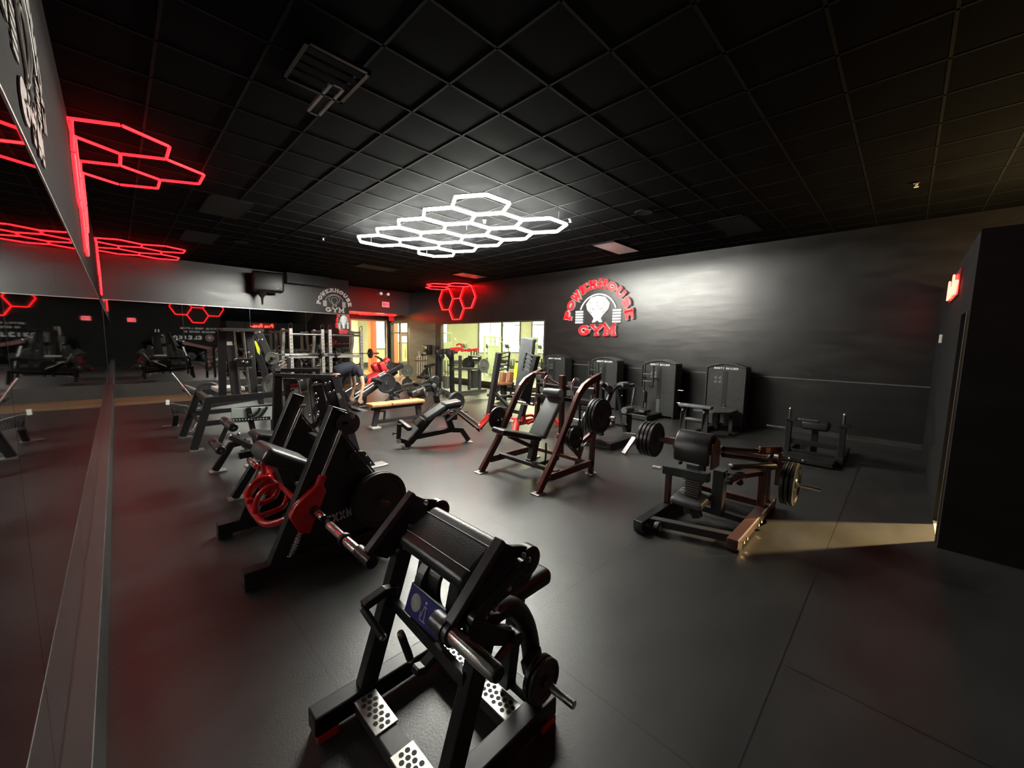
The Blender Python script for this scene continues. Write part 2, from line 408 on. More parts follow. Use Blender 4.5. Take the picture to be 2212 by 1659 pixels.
FRAME = mat('dark_bronze_frame', (0.05, 0.045, 0.035), 0.4, noise=0.1, nscale=10)
FRAMEL = mat('pale_frame', (0.55, 0.52, 0.38), 0.4, noise=0.05, nscale=10)
TBAR = mat('ceiling_grid_bar', (0.010, 0.010, 0.011), 0.8, spec=0.12, noise=0.1, nscale=8)
BEIGE = mat('side_room_beige_paint', (0.60, 0.48, 0.28), 0.6, noise=0.05, nscale=2)

def floor_mat(name, col, seam=True, wood=False):
    m = bpy.data.materials.new(name); m.use_nodes = True; nt = m.node_tree; b = nt.nodes['Principled BSDF']
    tc = nt.nodes.new('ShaderNodeTexCoord')
    n = nt.nodes.new('ShaderNodeTexNoise'); n.inputs['Scale'].default_value = 1.1; n.inputs['Detail'].default_value = 8; n.inputs['Roughness'].default_value = 0.65
    mp0 = nt.nodes.new('ShaderNodeMapping'); mp0.inputs['Scale'].default_value = (1.0, 2.2, 1.0); mp0.inputs['Rotation'].default_value = (0, 0, 0.5)
    nt.links.new(tc.outputs['Object'], mp0.inputs[0]); nt.links.new(mp0.outputs[0], n.inputs['Vector'])
    r = nt.nodes.new('ShaderNodeValToRGB'); r.color_ramp.elements[0].position = 0.36; r.color_ramp.elements[1].position = 0.66
    r.color_ramp.elements[0].color = (*[c*0.76 for c in col], 1); r.color_ramp.elements[1].color = (*[c*1.22 for c in col], 1)
    nt.links.new(n.outputs['Fac'], r.inputs[0]); col_out = r.outputs[0]
    bp = nt.nodes.new('ShaderNodeBump'); bp.inputs['Strength'].default_value = 0.18; bp.inputs['Distance'].default_value = 0.004
    n3 = nt.nodes.new('ShaderNodeTexNoise'); n3.inputs['Scale'].default_value = 90; nt.links.new(tc.outputs['Object'], n3.inputs['Vector'])
    nt.links.new(n3.outputs['Fac'], bp.inputs['Height'])
    if seam:
        br = nt.nodes.new('ShaderNodeTexBrick'); mp = nt.nodes.new('ShaderNodeMapping')
        mp.inputs['Location'].default_value = (-0.68, -0.34, 0) if not wood else (0, 0, 0)
        nt.links.new(tc.outputs['Object'], mp.inputs[0]); nt.links.new(mp.outputs[0], br.inputs['Vector'])
        br.inputs['Scale'].default_value = 1.0; br.inputs['Brick Width'].default_value = 1.83 if not wood else 1.2
        br.inputs['Row Height'].default_value = 1.22 if not wood else 0.15
        br.inputs['Mortar Size'].default_value = 0.004 if not wood else 0.002; br.inputs['Mortar Smooth'].default_value = 0.0
        br.inputs['Color1'].default_value = (1, 1, 1, 1); br.inputs['Color2'].default_value = (0.86, 0.86, 0.86, 1) if not wood else (0.6, 0.6, 0.6, 1)
        br.inputs['Mortar'].default_value = (0.15, 0.15, 0.15, 1)
        mx = nt.nodes.new('ShaderNodeMix'); mx.data_type = 'RGBA'; mx.blend_type = 'MULTIPLY'; mx.inputs[0].default_value = 1.0
        nt.links.new(col_out, mx.inputs[6]); nt.links.new(br.outputs['Color'], mx.inputs[7]); col_out = mx.outputs[2]
    nt.links.new(col_out, b.inputs['Base Color'])
    mr = nt.nodes.new('ShaderNodeMapRange'); mr.inputs['To Min'].default_value = 0.34; mr.inputs['To Max'].default_value = 0.47
    nt.links.new(n.outputs['Fac'], mr.inputs[0]); nt.links.new(mr.outputs[0], b.inputs['Roughness'])
    b.inputs['Specular IOR Level'].default_value = 0.72
    nt.links.new(bp.outputs[0], b.inputs['Normal'])
    return m
MATF = floor_mat('rubber_mat_flooring', (0.027, 0.0266, 0.0262))
GYMF = floor_mat('olive_rubber_flooring', (0.16, 0.16, 0.11))
WOODF = floor_mat('wood_plank_vinyl', (0.34, 0.21, 0.09), wood=True)

struct('floor', MB().bb(XL, XR+0.15, -4.4, YA-3.2, -0.1, 0.0), MATF)
struct('floor', MB().bb(XL, XR+0.15, YA-3.2, 24.2, -0.1, 0.0), WOODF)
struct('floor', MB().bb(XR+0.15, 23, 2.0, 24.2, -0.1, 0.0), GYMF)
struct('ceiling', MB().bb(XL-0.2, XR+0.15, -4.4, YA+0.15, H+0.02, H+0.15), CEIL)
struct('ceiling', MB().bb(XR+0.15, 23, 2.0, 24.2, 4.2, 4.3).bb(9.5, XR+.15, 20.5, 24.2, 3.4, 3.5), PALE)
# suspended ceiling grid
g = MB(); k = 0; x = 2.79-0.61*4
while x < XR:
    g.bb(x-0.011, x+0.011, -4.2, YA, H+0.014, H+0.021); x += 0.61
y = 3.01-0.61*11
while y < YA:
    g.bb(XL, XR, y-0.011, y+0.011, H+0.014, H+0.021); y += 0.61
struct('trim_1', g, TBAR)
struct('wall_left', MB().bb(XL-0.2, XL, -4.4, YB+0.2, 0, H+0.02), WALLM)
struct('wall_back', MB().bb(XL, 6.45, YB, YB+0.15, 0, H+0.02).bb(6.3, 6.45, YB+0.15, YD, 0, H+0.02), WALL)
struct('wall_soffit', MB().bb(6.45, XR, YA, YA+0.15, 2.93, H+0.02).bb(6.45, XR, YA+0.15, YD, 2.93, 3.0), WALL)
w = MB().bb(6.45, 7.95, YD, YD+0.15, 0, 3.0).bb(9.72, XR+0.15, YD, YD+0.15, 0, 3.0).bb(7.95, 9.72, YD, YD+0.15, 2.65, 3.0)
struct('wall_alcove', w, WALL)
w = MB().bb(XR, XR+0.15, -4.4, 8.38, 0, H+0.02).bb(XR, XR+0.15, 8.38, 14.3, 2.49, H+0.25).bb(XR, XR+0.15, 8.38, 14.3, 0, 0.1)
w.bb(XR, XR+0.15, 14.3, 16.96, 0, H+0.25).bb(XR, XR+0.15, 16.96, 18.62, 2.62, H+0.25).bb(XR, XR+0.15, 18.62, YD, 0, H+0.25)
struct('wall_right', w, WALL)
struct('trim_2', MB().bb(XR-0.012, XR, 14.62, YA-0.01, 0, 2.50), GREYW)  # paler grey-green section on the lower part of the right wall
struct('wall_rear', MB().bb(XL, XP, YS-0.15, YS, 0, H+0.02), WALLM)
DBR2 = mat('side_room_brown_paint', (0.10, 0.07, 0.035), 0.6, noise=0.05, nscale=2)
# side room partitions (lower than the ceiling) with the lit doorway
w = MB().bb(XP, XP+0.12, -4.3, YP, 0, 2.75).bb(5.86, XR, YP-0.12, YP, 0, 2.75).bb(XP+0.12, 5.86, YP-0.12, YP, 2.1, 2.75)
struct('wall_partition', w, WALLM)
struct('wall_side_room', MB().bb(XP+0.12, XR, -4.3, -4.2, 0, 2.75).bb(XP+0.121, XP+0.135, -4.2, YP-0.14, 0, 2.75), DBR2)
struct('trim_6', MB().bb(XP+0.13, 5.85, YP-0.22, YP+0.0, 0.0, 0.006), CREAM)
DBR = mat('dark_brown_paint', (0.06, 0.04, 0.022), 0.6, noise=0.05, nscale=2)
struct('trim_3', MB().bb(XP+0.12, XP+0.16, YP-0.13, YP+0.012, 0, 2.1), DBR, bev=0.003)
# ledges below the mirrors
struct('baseboard_left', MB().bb(XL, -0.135, YS, YB, 0, 0.38), mat('dark_ledge_paint', (0.035, 0.033, 0.032), 0.45, noise=0.1, nscale=6), bev=0.004)
struct('baseboard_back', MB().bb(-0.135, 6.45, YB-0.06, YB, 0, 0.37), MATS['dark_ledge_paint'], bev=0.004)
struct('baseboard_right', MB().bb(XR-0.02, XR, YP, 8.38, 0, 0.10), MATS['dark_ledge_paint'], bev=0.003)
# thin horizontal rail on the right wall
struct('trim_4', MB().bb(XR-0.012, XR, YP, 8.38, 1.105, 1.125), mat('grey_wall_rail', (0.11, 0.11, 0.11), 0.4, noise=0.1, nscale=8))

# mirrors: tall glass panels with thin seams
def mirror_mat():
    m = bpy.data.materials.new('mirror_glass'); m.use_nodes = True; nt = m.node_tree; b = nt.nodes['Principled BSDF']
    b.inputs['Base Color'].default_value = (0.46, 0.475, 0.47, 1); b.inputs['Metallic'].default_value = 1.0
    tc = nt.nodes.new('ShaderNodeTexCoord'); n = nt.nodes.new('ShaderNodeTexNoise'); n.inputs['Scale'].default_value = 1.3; n.inputs['Detail'].default_value = 5
    nt.links.new(tc.outputs['Object'], n.inputs['Vector'])
    mr = nt.nodes.new('ShaderNodeMapRange'); mr.inputs['To Min'].default_value = 0.012; mr.inputs['To Max'].default_value = 0.03
    nt.links.new(n.outputs['Fac'], mr.inputs[0]); nt.links.new(mr.outputs[0], b.inputs['Roughness']); return m
MIRROR = mirror_mat()
def mirror(name, mb_list, frame, label, loc):
    t = T(name, label, 'mirror', loc)
    for m in mb_list: t.p('mirror_panel', m, MIRROR)
    t.p('frame', frame, STEEL)
ps = []; y = YB-0.006
while y > YS+0.3:
    y0 = max(YS+0.02, y-1.52); ps.append(MB().bb(XL, XL+0.006, y0+0.002, y-0.002, 0.385, 2.507)); y = y0
mirror('wall_mirror', ps, MB().bb(XL, XL+0.010, YS, YB, 2.507, 2.517), 'long wall mirror on the left wall, running right beside the camera', (XL, 6, 0.385))
ps = []; x = -0.2; xs = [-0.204, 1.45, 3.16, 4.88, 6.43]
for a, b in zip(xs[:-1], xs[1:]): ps.append(MB().bb(a+0.003, b-0.003, YB-0.006, YB, 0.375, 2.67))
mirror('wall_mirror', ps, MB().bb(XL+0.01, 6.44, YB-0.012, YB, 2.67, 2.686).bb(6.43, 6.44, YB-0.012, YB, 0.375, 2.67), 'wide wall mirror on the far wall behind the racks', (3, YB, 0.375))

# window to the bright gym floor and its glass
GLASS = bpy.data.materials.new('clear_glass'); GLASS.use_nodes = True
nt = GLASS.node_tree; nt.nodes.clear()
o_ = nt.nodes.new('ShaderNodeOutputMaterial'); mx = nt.nodes.new('ShaderNodeMixShader'); tr = nt.nodes.new('ShaderNodeBsdfTransparent'); gl = nt.nodes.new('ShaderNodeBsdfGlossy')
tr.inputs[0].default_value = (0.93, 0.95, 0.92, 1); gl.inputs['Roughness'].default_value = 0.02
mx.inputs[0].default_value = 0.05
nt.links.new(tr.outputs[0], mx.inputs[1]); nt.links.new(gl.outputs[0], mx.inputs[2]); nt.links.new(mx.outputs[0], o_.inputs[0])
fm = MB().bb(XR-0.02, XR+0.13, 14.22, 14.3, 0.1, 2.49).bb(XR-0.02, XR+0.13, 8.38, 8.43, 0.1, 2.49).bb(XR-0.02, XR+0.13, 8.43, 14.22, 2.45, 2.49).bb(XR-0.02, XR+0.13, 8.43, 14.22, 0.1, 0.24)
fo = struct('window_1', fm, FRAME, bev=0.004)
for a, b in ((8.43, 11.4), (11.4, 14.22)):
    o = MB().bb(XR+0.05, XR+0.058, a+0.004, b-0.004, 0.24, 2.45).build('window_pane', GLASS, (0, 0, 0), fo)
fo = struct('door_1', MB().bb(XR-0.01, XR+0.14, 16.96, 17.02, 0, 2.62).bb(XR-0.01, XR+0.14, 18.55, 18.62, 0, 2.62).bb(XR-0.01, XR+0.14, 17.02, 18.55, 2.56, 2.62)
            .bb(XR+0.02, XR+0.10, 17.02, 18.55, 2.06, 2.14).bb(XR+0.02, XR+0.10, 17.78, 17.86, 0, 2.56), FRAME, bev=0.004)
lf = MB().bb(XR+0.03, XR+0.08, 17.02, 17.12, 0.02, 2.06).bb(XR+0.03, XR+0.08, 17.68, 17.78, 0.02, 2.06).bb(XR+0.03, XR+0.08, 17.12, 17.68, 1.93, 2.06).bb(XR+0.03, XR+0.08, 17.12, 17.68, 0.02, 0.25)
lo = lf.build('door_leaf', mat('grey_door_frame', (0.22, 0.21, 0.19), 0.4, noise=0.1, nscale=8), (0, 0, 0), fo)
MB().bb(XR+0.05, XR+0.058, 17.12, 17.68, 0.25, 1.93).build('door_glass', GLASS, (0, 0, 0), fo)
MB().tube((XR-0.02, 17.18, 0.9), (XR-0.02, 17.18, 1.3), 0.014).build('door_handle', CHROME, (0, 0, 0), fo)
struct('door_2', MB().bb(7.89, 7.95, YD-0.02, YD+0.15, 0, 2.71).bb(9.72, 9.78, YD-0.02, YD+0.15, 0, 2.71).bb(7.95, 9.72, YD-0.02, YD+0.15, 2.65, 2.71), FRAMEL, bev=0.003)

# ------------------------------------------------------------------ hall and bright gym floor beyond
struct('wall_hall', MB().bb(6.3, 6.45, YD+0.15, 24.2, 0, 3.6).bb(6.45, 9.5, 21.6, 21.75, 0, 3.6), CREAM)
struct('ceiling', MB().bb(6.3, XR+0.15, YD+0.15, 24.2, 3.3, 3.4), CREAM)
struct('wall_gym_far', MB().bb(9.5, 23, 24.0, 24.2, 0, 4.3).bb(22.8, 23, 2, 24.2, 0, 0.9).bb(22.8, 23, 2, 24.2, 3.9, 4.3)
       .bb(22.8, 23, 2, 8.2, 0.9, 3.9).bb(22.8, 23, 11.0, 12.6, 0.9, 3.9).bb(22.8, 23, 17.5, 19.2, 0.9, 3.9).bb(22.8, 23, 20.6, 21.9, 0.9, 3.9).bb(22.8, 23, 23.9, 24.2, 0.9, 3.9).bb(10.05, 23, 2, 2.2, 0, 4.3), PALE)
struct('trim_5', MB().bb(XR+0.15, 22.8, 23.9, 24.0, 0, 0.3).bb(22.7, 22.8, 2.2, 24.0, 0, 0.25), FRAME)
n = 3
for (a, b) in ((8.2, 11.0), (12.6, 17.5), (19.2, 20.6), (21.9, 23.9)):
    fo = MB(); nn = max(1, round((b-a)/1.35))
    for i in range(nn+1): yy = a+(b-a)*i/nn; fo.bb(22.74, 22.8, yy-0.035, yy+0.035, 0.9, 3.9)
    for zz in (0.93, 1.9, 3.1, 3.87): fo.bb(22.74, 22.8, a, b, zz-0.03, zz+0.03)
    w_ = struct('window_%d' % n, fo, FRAME); n += 1
    MB().bb(22.86, 22.9, a, b, 0.9, 3.9).build('window_pane', EM_PANE, (0, 0, 0), w_)
for (a, b, z0, z1) in ((11.65, 12.35, 1.2, 3.4), (12.75, 15.2, 1.6, 3.6), (16.75, 17.2, 0.9, 3.9), (20.3, 22.6, 0.9, 3.9)):
    fm = MB().bb(a-.05, a, 23.93, 23.99, z0-.05, z1+.05).bb(b, b+.05, 23.93, 23.99, z0-.05, z1+.05).bb(a, b, 23.93, 23.99, z0-.05, z0).bb(a, b, 23.93, 23.99, z1, z1+.05)
    if b-a > 1: fm.bb((a+b)/2-.03, (a+b)/2+.03, 23.93, 23.99, z0, z1)
    w_ = struct('window_%d' % n, fm, FRAME); n += 1
    MB().bb(a, b, 23.95, 23.98, z0, z1).build('window_pane', EM_PANE, (0, 0, 0), w_)
solo('dark_pole', MB().tube((15.6, 18.5, 0), (15.6, 18.5, 4.2), .035, 10), FRAME, 'thin dark pole standing in the bright room near the middle of the window', 'pole', (15.6, 18.5, 0))
solo('square_column', MB().bb(9.52, 9.86, 20.1, 20.45, 0, 3.3), ORANGE, 'orange-red painted square column beyond the left doorway', 'column', (9.69, 20.3, 0), bev=0.01)
solo('square_column', MB().bb(11.12, 11.4, 20.6, 20.95, 0, 4.2), ORANGE, 'orange-red column seen through the glass door', 'column', (11.25, 20.8, 0), bev=0.01)
for i, (x, z, w_, h_, c_) in enumerate([(7.35, 1.75, 0.45, 0.62, 'tall yellow paper notice on the cream hall wall'), (8.15, 1.55, 0.28, 0.36, 'small pale paper notice low on the cream hall wall')]):
    solo('paper_notice', MB().bb(x, x+w_, 21.585, 21.597, z, z+h_), mat('yellow_paper', (0.85, 0.78, 0.42), 0.7, noise=0.06, nscale=12), c_, 'notice', (x, 21.59, z))

# ------------------------------------------------------------------ honeycomb lights
S = 0.465; zc = 3.80; cells = []
for j, (x, y0, n) in enumerate([(4.03, 4.77, 5), (4.73, 5.17, 4), (5.43, 4.77, 5)]):
    for i in range(n): cells.append((V(x, y0+i*S*math.sqrt(3), zc), V(1, 0, 0), V(0, 1, 0), S))
honeycomb('honeycomb_light', cells, 0.022, EM_WHITE, 'large white glowing honeycomb light hung under the middle of the ceiling', 'ceiling light', light_stop=True)
for x, y in [(4.03, 4.37), (5.43, 4.37), (4.03, 8.4), (5.43, 8.4), (4.73, 5.98)]:
    hl = bpy.data.objects['honeycomb_light']
    MB().tube((x, y+0.0, zc+0.01), (x, y+0.0, H+0.02), 0.003, 6).build('hanging_wire', STEEL, hl.location, hl)
SR = 0.46
def lw(y, z): return (V(XL+0.03, y, z), V(0, 1, 0), V(0, 0, 1), SR)
def lc(x, y): return (V(x, y, H-0.05), V(0, 1, 0), V(1, 0, 0), SR)
honeycomb('honeycomb_light', [lc(0.17, 6.41), lc(0.57, 7.10), lc(0.17, 7.79), lw(6.41, 3.52), lw(7.79, 3.52), lw(7.10, 3.12)], 0.016, EM_RED,
          'nearer red honeycomb light folding from the ceiling down the left wall', 'wall light')
honeycomb('honeycomb_light', [lc(0.18, 13.4), lc(0.98, 13.4), lc(0.58, 14.09), lc(0.18, 14.78), lc(0.98, 14.78), lw(13.4, 3.52), lw(14.09, 3.12)], 0.016, EM_RED,
          'farther red honeycomb light on the ceiling in the far left corner', 'wall light')
SQ = 0.485
def rw(y, z): return (V(XR-0.03, y, z), V(0, 1, 0), V(0, 0, 1), SQ)
def rc(x, y): return (V(x, y, H-0.05), V(0, 1, 0), V(1, 0, 0), SQ)
honeycomb('honeycomb_light', [rw(13.86, 3.47), rw(12.41, 3.47), rw(13.135, 3.05), rc(XR-0.42, 13.86), rc(XR-0.42, 12.41), rc(XR-0.84, 13.135)], 0.015, EM_REDB,
          'red honeycomb light above the big window, folding from ceiling to wall', 'wall light')
honeycomb('honeycomb_light', [(V(7.55, 17.2, 2.88), V(1, 0, 0), V(0, 1, 0), 0.46), (V(8.25, 17.6, 2.88), V(1, 0, 0), V(0, 1, 0), 0.46), (V(8.95, 17.2, 2.88), V(1, 0, 0), V(0, 1, 0), 0.46)], 0.011, EM_REDB,
          'flat red honeycomb light under the low alcove ceiling by the doors', 'ceiling light')
honeycomb('honeycomb_light', [(V(3.87, YS+0.03, 3.09), V(1, 0, 0), V(0, 0, 1), 0.56), (V(3.03, YS+0.03, 3.57), V(1, 0, 0), V(0, 0, 1), 0.56), (V(4.71, YS+0.03, 3.57), V(1, 0, 0), V(0, 0, 1), 0.56)], 0.017, EM_RED,
          'red honeycomb light on the rear wall, seen only in the far mirror', 'wall light')

# ------------------------------------------------------------------ logo signs
def logo(name, c, u, W, m_txt, m_em, m_back, dep, label, slab_th=0.080, rot=0):
    c = Vector(c); u = Vector(u); v = V(0, 0, 1); nrm = u.cross(v); t = T(name, label, 'sign', c); s_ = W/2.35
    R = 0.90*s_; hL = 0.275*s_; wL = 0.315*s_; th = slab_th*s_
    for idx, ch in enumerate('POWERHOUSE'):
        a = math.radians(171-18*idx)
        r_ = V(0, 0, 0)+u*math.cos(a)+v*math.sin(a); tt = u*math.sin(a)-v*math.cos(a)
        o = c+r_*R-tt*(wL/2)
        if m_back:
            b = MB(); glyph(b, ch, o, tt, r_, wL, hL, th*1.25, dep, True); t.p('letter_return', b, m_back)
        b = MB(); glyph(b, ch, o+nrm*(dep if m_back else 0.0), tt, r_, wL, hL, th, 0.012 if m_back else dep, True); t.p('letter', b, m_txt)
    for idx, ch in enumerate('GYM'):
        o = c+u*((idx*0.43-0.62)*s_)-v*(0.45*s_)
        if m_back:
            b = MB(); glyph(b, ch, o, u, v, 0.42*s_, 0.34*s_, th*1.3, dep, True); t.p('letter_return', b, m_back)
        b = MB(); glyph(b, ch, o+nrm*(dep if m_back else 0.0), u, v, 0.42*s_, 0.34*s_, th*1.05, 0.012 if m_back else dep, True); t.p('letter', b, m_txt)
    d2 = dep*0.8
    arc = [c+(u*math.cos(math.radians(a))+v*math.sin(math.radians(a)))*(0.63*s_)+v*0.12*s_+nrm*(d2/2) for a in range(20, 161, 10)]
    t.p('bent_bar', MB().path(arc, 0.020*s_ if m_back else 0.014*s_, 8, curve=False), m_em)
    for sx in (-1, 1):
        b = MB()
        for k in range(5):
            cc = c+u*(sx*0.63*s_)+v*((0.27-k*0.078)*s_)+nrm*(d2/2)
            b.box(cc, (1, 1, 1), Matrix(((u.x*0.24*s_, nrm.x*d2, v.x*0.05*s_), (u.y*0.24*s_, nrm.y*d2, v.y*0.05*s_), (u.z*0.24*s_, nrm.z*d2, v.z*0.05*s_))))
        t.p('bar_weight', b, m_em)
    sh = [(-0.38, 0.48), (-0.22, 0.66), (0, 0.70), (0.22, 0.66), (0.38, 0.48), (0.34, 0.32), (0.16, 0.14), (0.10, 0.06), (0.16, -0.05), (0.09, -0.05), (0.0, 0.02), (-0.09, -0.05), (-0.16, -0.05), (-0.10, 0.06), (-0.16, 0.14), (-0.34, 0.32)]
    if m_back:
        t.p('centre_shield', MB().prism([c+u*(x*s_)+v*(z_*s_)+nrm*(d2/2) for x, z_ in sh], nrm*d2), m_em)
        ln = MB()
        for x0, z0, x1, z1 in ((-.22, .58, -.24, .42), (.22, .58, .24, .42), (-.2, .36, -.08, .3), (.2, .36, .08, .3), (-.05, .5, .03, .52), (-.02, .42, .05, .4), (-.26, .28, -.16, .2), (.26, .28, .16, .2)):
            ln.beam(c+u*(x0*s_)+v*(z0*s_)+nrm*(d2+.002), c+u*(x1*s_)+v*(z1*s_)+nrm*(d2+.004), .008, .018*s_, up=v)
        t.p('shield_lines', ln, FRAME)
    else:
        pts = [c+u*(x*s_)+v*(z_*s_)+nrm*(d2/2) for x, z_ in sh]
        t.p('centre_outline', MB().path(pts, 0.012*s_, 6, curve=False, closed=True), m_em)
        t.p('centre_outline', MB().path([c+u*(x*s_*0.55)+v*((0.08+z_*0.7)*s_)+nrm*(d2/2) for x, z_ in sh], 0.010*s_, 6, curve=False, closed=True), m_em)
    return t
logo('logo_sign', (XR-0.004, 6.40, 2.42), (0, -1, 0), 2.35, EM_SIGNR, EM_SIGNW, mat('white_letter_return', (0.85, 0.82, 0.82), 0.4, noise=0.05, nscale=10), 0.075,
     'large raised red and white POWERHOUSE GYM sign on the right wall')
logo('logo_decal', (5.90, YB-0.003, 2.98), (1, 0, 0), 1.30, PRINT, PRINT, None, 0.012, 'flat white POWERHOUSE GYM logo on the far wall above the mirror', 0.075)
logo('logo_decal', (XL+0.003, 2.92, 2.86), (0, 1, 0), 1.32, mat('grey_white_vinyl', (0.42, 0.40, 0.37), 0.5, noise=0.1, nscale=8), MATS['grey_white_vinyl'], None, 0.006,
     'greyish POWERHOUSE GYM logo on the left wall above the mirror, seen very obliquely', 0.13)
# rear wall lettering (readable reversed in the far mirror)
t = T('wall_lettering', 'white OFFICIAL POWER LIFTING TRAINING CENTER lettering on the rear wall, seen in the mirror', 'lettering', (3.9, YS, 2.0))
for s_, x0, z_, w_, h_, th in (('OFFICIAL POWER LIFTING', 4.95, 2.17, 0.078, 0.12, 0.022), ('TRAINING CENTER BY', 4.75, 1.95, 0.078, 0.12, 0.022), ('ELEIKO', 4.02, 1.50, 0.21, 0.27, 0.055)):
    b = MB(); word(b, s_, (x0, YS+0.001, z_), (-1, 0, 0), (0, 0, 1), w_, h_, th, 0.008, 0.18); t.p('lettering_line', b, PRINT)
t = T('round_crest', 'round dark red crest beside the reversed lettering on the rear wall', 'emblem', (4.42, YS, 1.62))
t.p('crest_disc', MB().lathe((4.42, YS, 1.62), (0, 1, 0), [(0.24, 0.0), (0.24, 0.012)], 32), mat('dark_red_crest', (0.16, 0.04, 0.035), 0.5, noise=0.2, nscale=12))
t.p('crest_mark', MB().prism([(4.42-0.1, YS+0.014, 1.72), (4.42+0.1, YS+0.014, 1.72), (4.42+0.05, YS+0.014, 1.55), (4.42-0.05, YS+0.014, 1.55)], (0, 0.006, 0)), PRINTG)
# red script on the partition, seen reversed in the mirror
t = T('neon_script', 'glowing red Pose Room neon script high on the partition at the right, seen edge-on', 'neon sign', (7.1, YP, 2.5))
t.p('neon_glow_board', MB().bb(6.5, 7.8, YP+0.001, YP+0.012, 2.36, 2.66), mat('dark_red_glow_tone', (0.25, 0.01, 0.012), 0.3, noise=0.05, nscale=10), bev=0.003)  # added board, its dark red stands for the glow around the neon
sc_ = {'P': [[(0, 0), (.1, 1), (.5, .95), (.45, .55), (.05, .5)]], 'o': [[(.1, .3), (.3, .55), (.5, .3), (.3, .02), (.1, .3)]], 's': [[(.5, .5), (.2, .5), (.45, .2), (.1, .02)]],
       'e': [[(.1, .28), (.5, .32), (.3, .56), (.1, .3), (.3, 0), (.55, .1)]], 'R': [[(0, 0), (.1, 1), (.5, .95), (.4, .55), (.1, .5), (.6, 0)]], 'm': [[(.05, 0), (.1, .5), (.25, .5), (.28, .05), (.32, .5), (.48, .5), (.52, 0)]], ' ': []}
x = 7.72
for ch in 'Pose Room':
    for ln in sc_[ch]:
        t.p('neon_letter', MB().path([(x-a*0.21, YP+0.03, 2.40+b_*0.22) for a, b_ in ln], 0.010, 6), EM_NEON)
    x -= 0.13
t.p('neon_swoosh', MB().path([(6.62, YP+0.03, 2.38), (6.5, YP+0.03, 2.42), (6.38, YP+0.03, 2.50)], 0.010, 6), EM_NEON)

# exit signs -----------------------------------------------------------------
def exit_sign(c, u, v, label, w=0.38, h=0.24):
    c = Vector(c); u = Vector(u); v = Vector(v); n_ = u.cross(v); t = T('exit_sign', label, 'exit sign', c)
    rot = Matrix((u, n_, v)).transposed()
    t.p('sign_box', MB().box(c+n_*0.03, (w, 0.05, h), rot), WHITEP, bev=0.006)
    t.p('sign_face', MB().box(c+n_*0.058, (w*0.9, 0.006, h*0.82), rot), EM_EXIT)
    b = MB(); word(b, 'EXIT', c-u*w*0.36-v*h*0.26+n_*0.062, u, v, w*0.16, h*0.52, 0.022, 0.006, 0.25); t.p('sign_lettering', b, mat('dark_red_lettering', (0.16, 0.004, 0.004), 0.5, noise=0.05, nscale=20))
exit_sign((8.67, YA-0.002, 3.32), (1, 0, 0), (0, 0, 1), 'lit EXIT sign on the dark bulkhead above the doors', 0.36, 0.25)
exit_sign((0.72, YS+0.002, 2.62), (-1, 0, 0), (0, 0, 1), 'lit EXIT sign on the rear wall, seen in the mirror')
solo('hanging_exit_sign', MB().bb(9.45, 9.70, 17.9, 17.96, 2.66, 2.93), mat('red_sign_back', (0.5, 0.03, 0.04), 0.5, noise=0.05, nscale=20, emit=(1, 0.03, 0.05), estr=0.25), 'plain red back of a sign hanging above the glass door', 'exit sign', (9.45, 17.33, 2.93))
t = T('emergency_light', 'white twin-head emergency light above the EXIT sign', 'emergency light', (8.6, YA, 3.78))
t.p('light_bar', MB().bb(8.42, 8.78, YA-0.05, YA-0.001, 3.80, 3.86), BLACK)
for sx in (-0.17, 0.17): t.p('lamp_head', MB().lathe((8.60+sx, YA-0.05, 3.79), (0, -1, -0.2), [(0.05, 0), (0.065, 0.05), (0.06, 0.09)], 14), mat('white_lamp_head', (0.9, 0.9, 0.9), 0.4, noise=0.03, nscale=20, emit=(1, 0.9, 0.88), estr=0.4))

# speaker, duct, dispensers, ceiling items -------------------------------------
t = T('wall_speaker', 'black loudspeaker hanging on the far wall above the mirror', 'speaker', (3.55, 14.8, 3.3))
t.p('speaker_cabinet', MB().prism([(3.12, 14.55, 3.25), (3.42, 14.45, 3.22), (3.98, 14.45, 3.30), (4.02, 14.75, 3.30), (3.95, 15.05, 3.28), (3.15, 15.05, 3.25)], (0, 0, 0.02)) if False else
    MB().box((3.58, 14.8, 3.52), (0.86, 0.48, 0.62), Matrix.Rotation(math.radians(-8), 3, 'Z')), BLACK, bev=0.06, seg=4)
t.p('speaker_cone', MB().lathe((3.40, 14.8, 3.21), (0, 0, -1), [(0.16, 0), (0.10, 0.10), (0.035, 0.22), (0.02, 0.42)], 16), BLACK)
t.p('indicator_lamp', MB().lathe((3.78, 14.52, 3.32), (0, -1, 0), [(0.02, 0), (0.02, 0.03)], 10), PRINT)
t.p('wall_bracket', MB().beam((3.58, 15.0, 3.55), (3.58, YB, 3.55), 0.08, 0.08), BLACK)
solo('air_duct', MB().bb(4.2, 5.62, 15.0, YB, 3.60, H), BLACK, 'black box duct high on the far wall right of the speaker', 'duct', (4.9, 15.2, 3.6), bev=0.01)
t = T('towel_dispenser', 'black paper towel dispenser on the grey wall beside the window', 'dispenser', (XR-0.012, 15.12, 1.12))
t.p('dispenser_body', MB().bb(XR-0.26, XR-0.012, 14.85, 15.35, 1.13, 1.55), BLACK, bev=0.05, seg=4)
t.p('dispenser_label', MB().bb(XR-0.275, XR-0.262, 14.93, 15.10, 1.38, 1.49), PRINT)
t.p('dispenser_label', MB().bb(XR-0.275, XR-0.262, 15.0, 15.22, 1.16, 1.22), PRINT)
t = T('spray_bottle', 'white spray bottle hanging in a holder beside the towel dispenser', 'bottle', (XR-0.06, 15.85, 0.95))
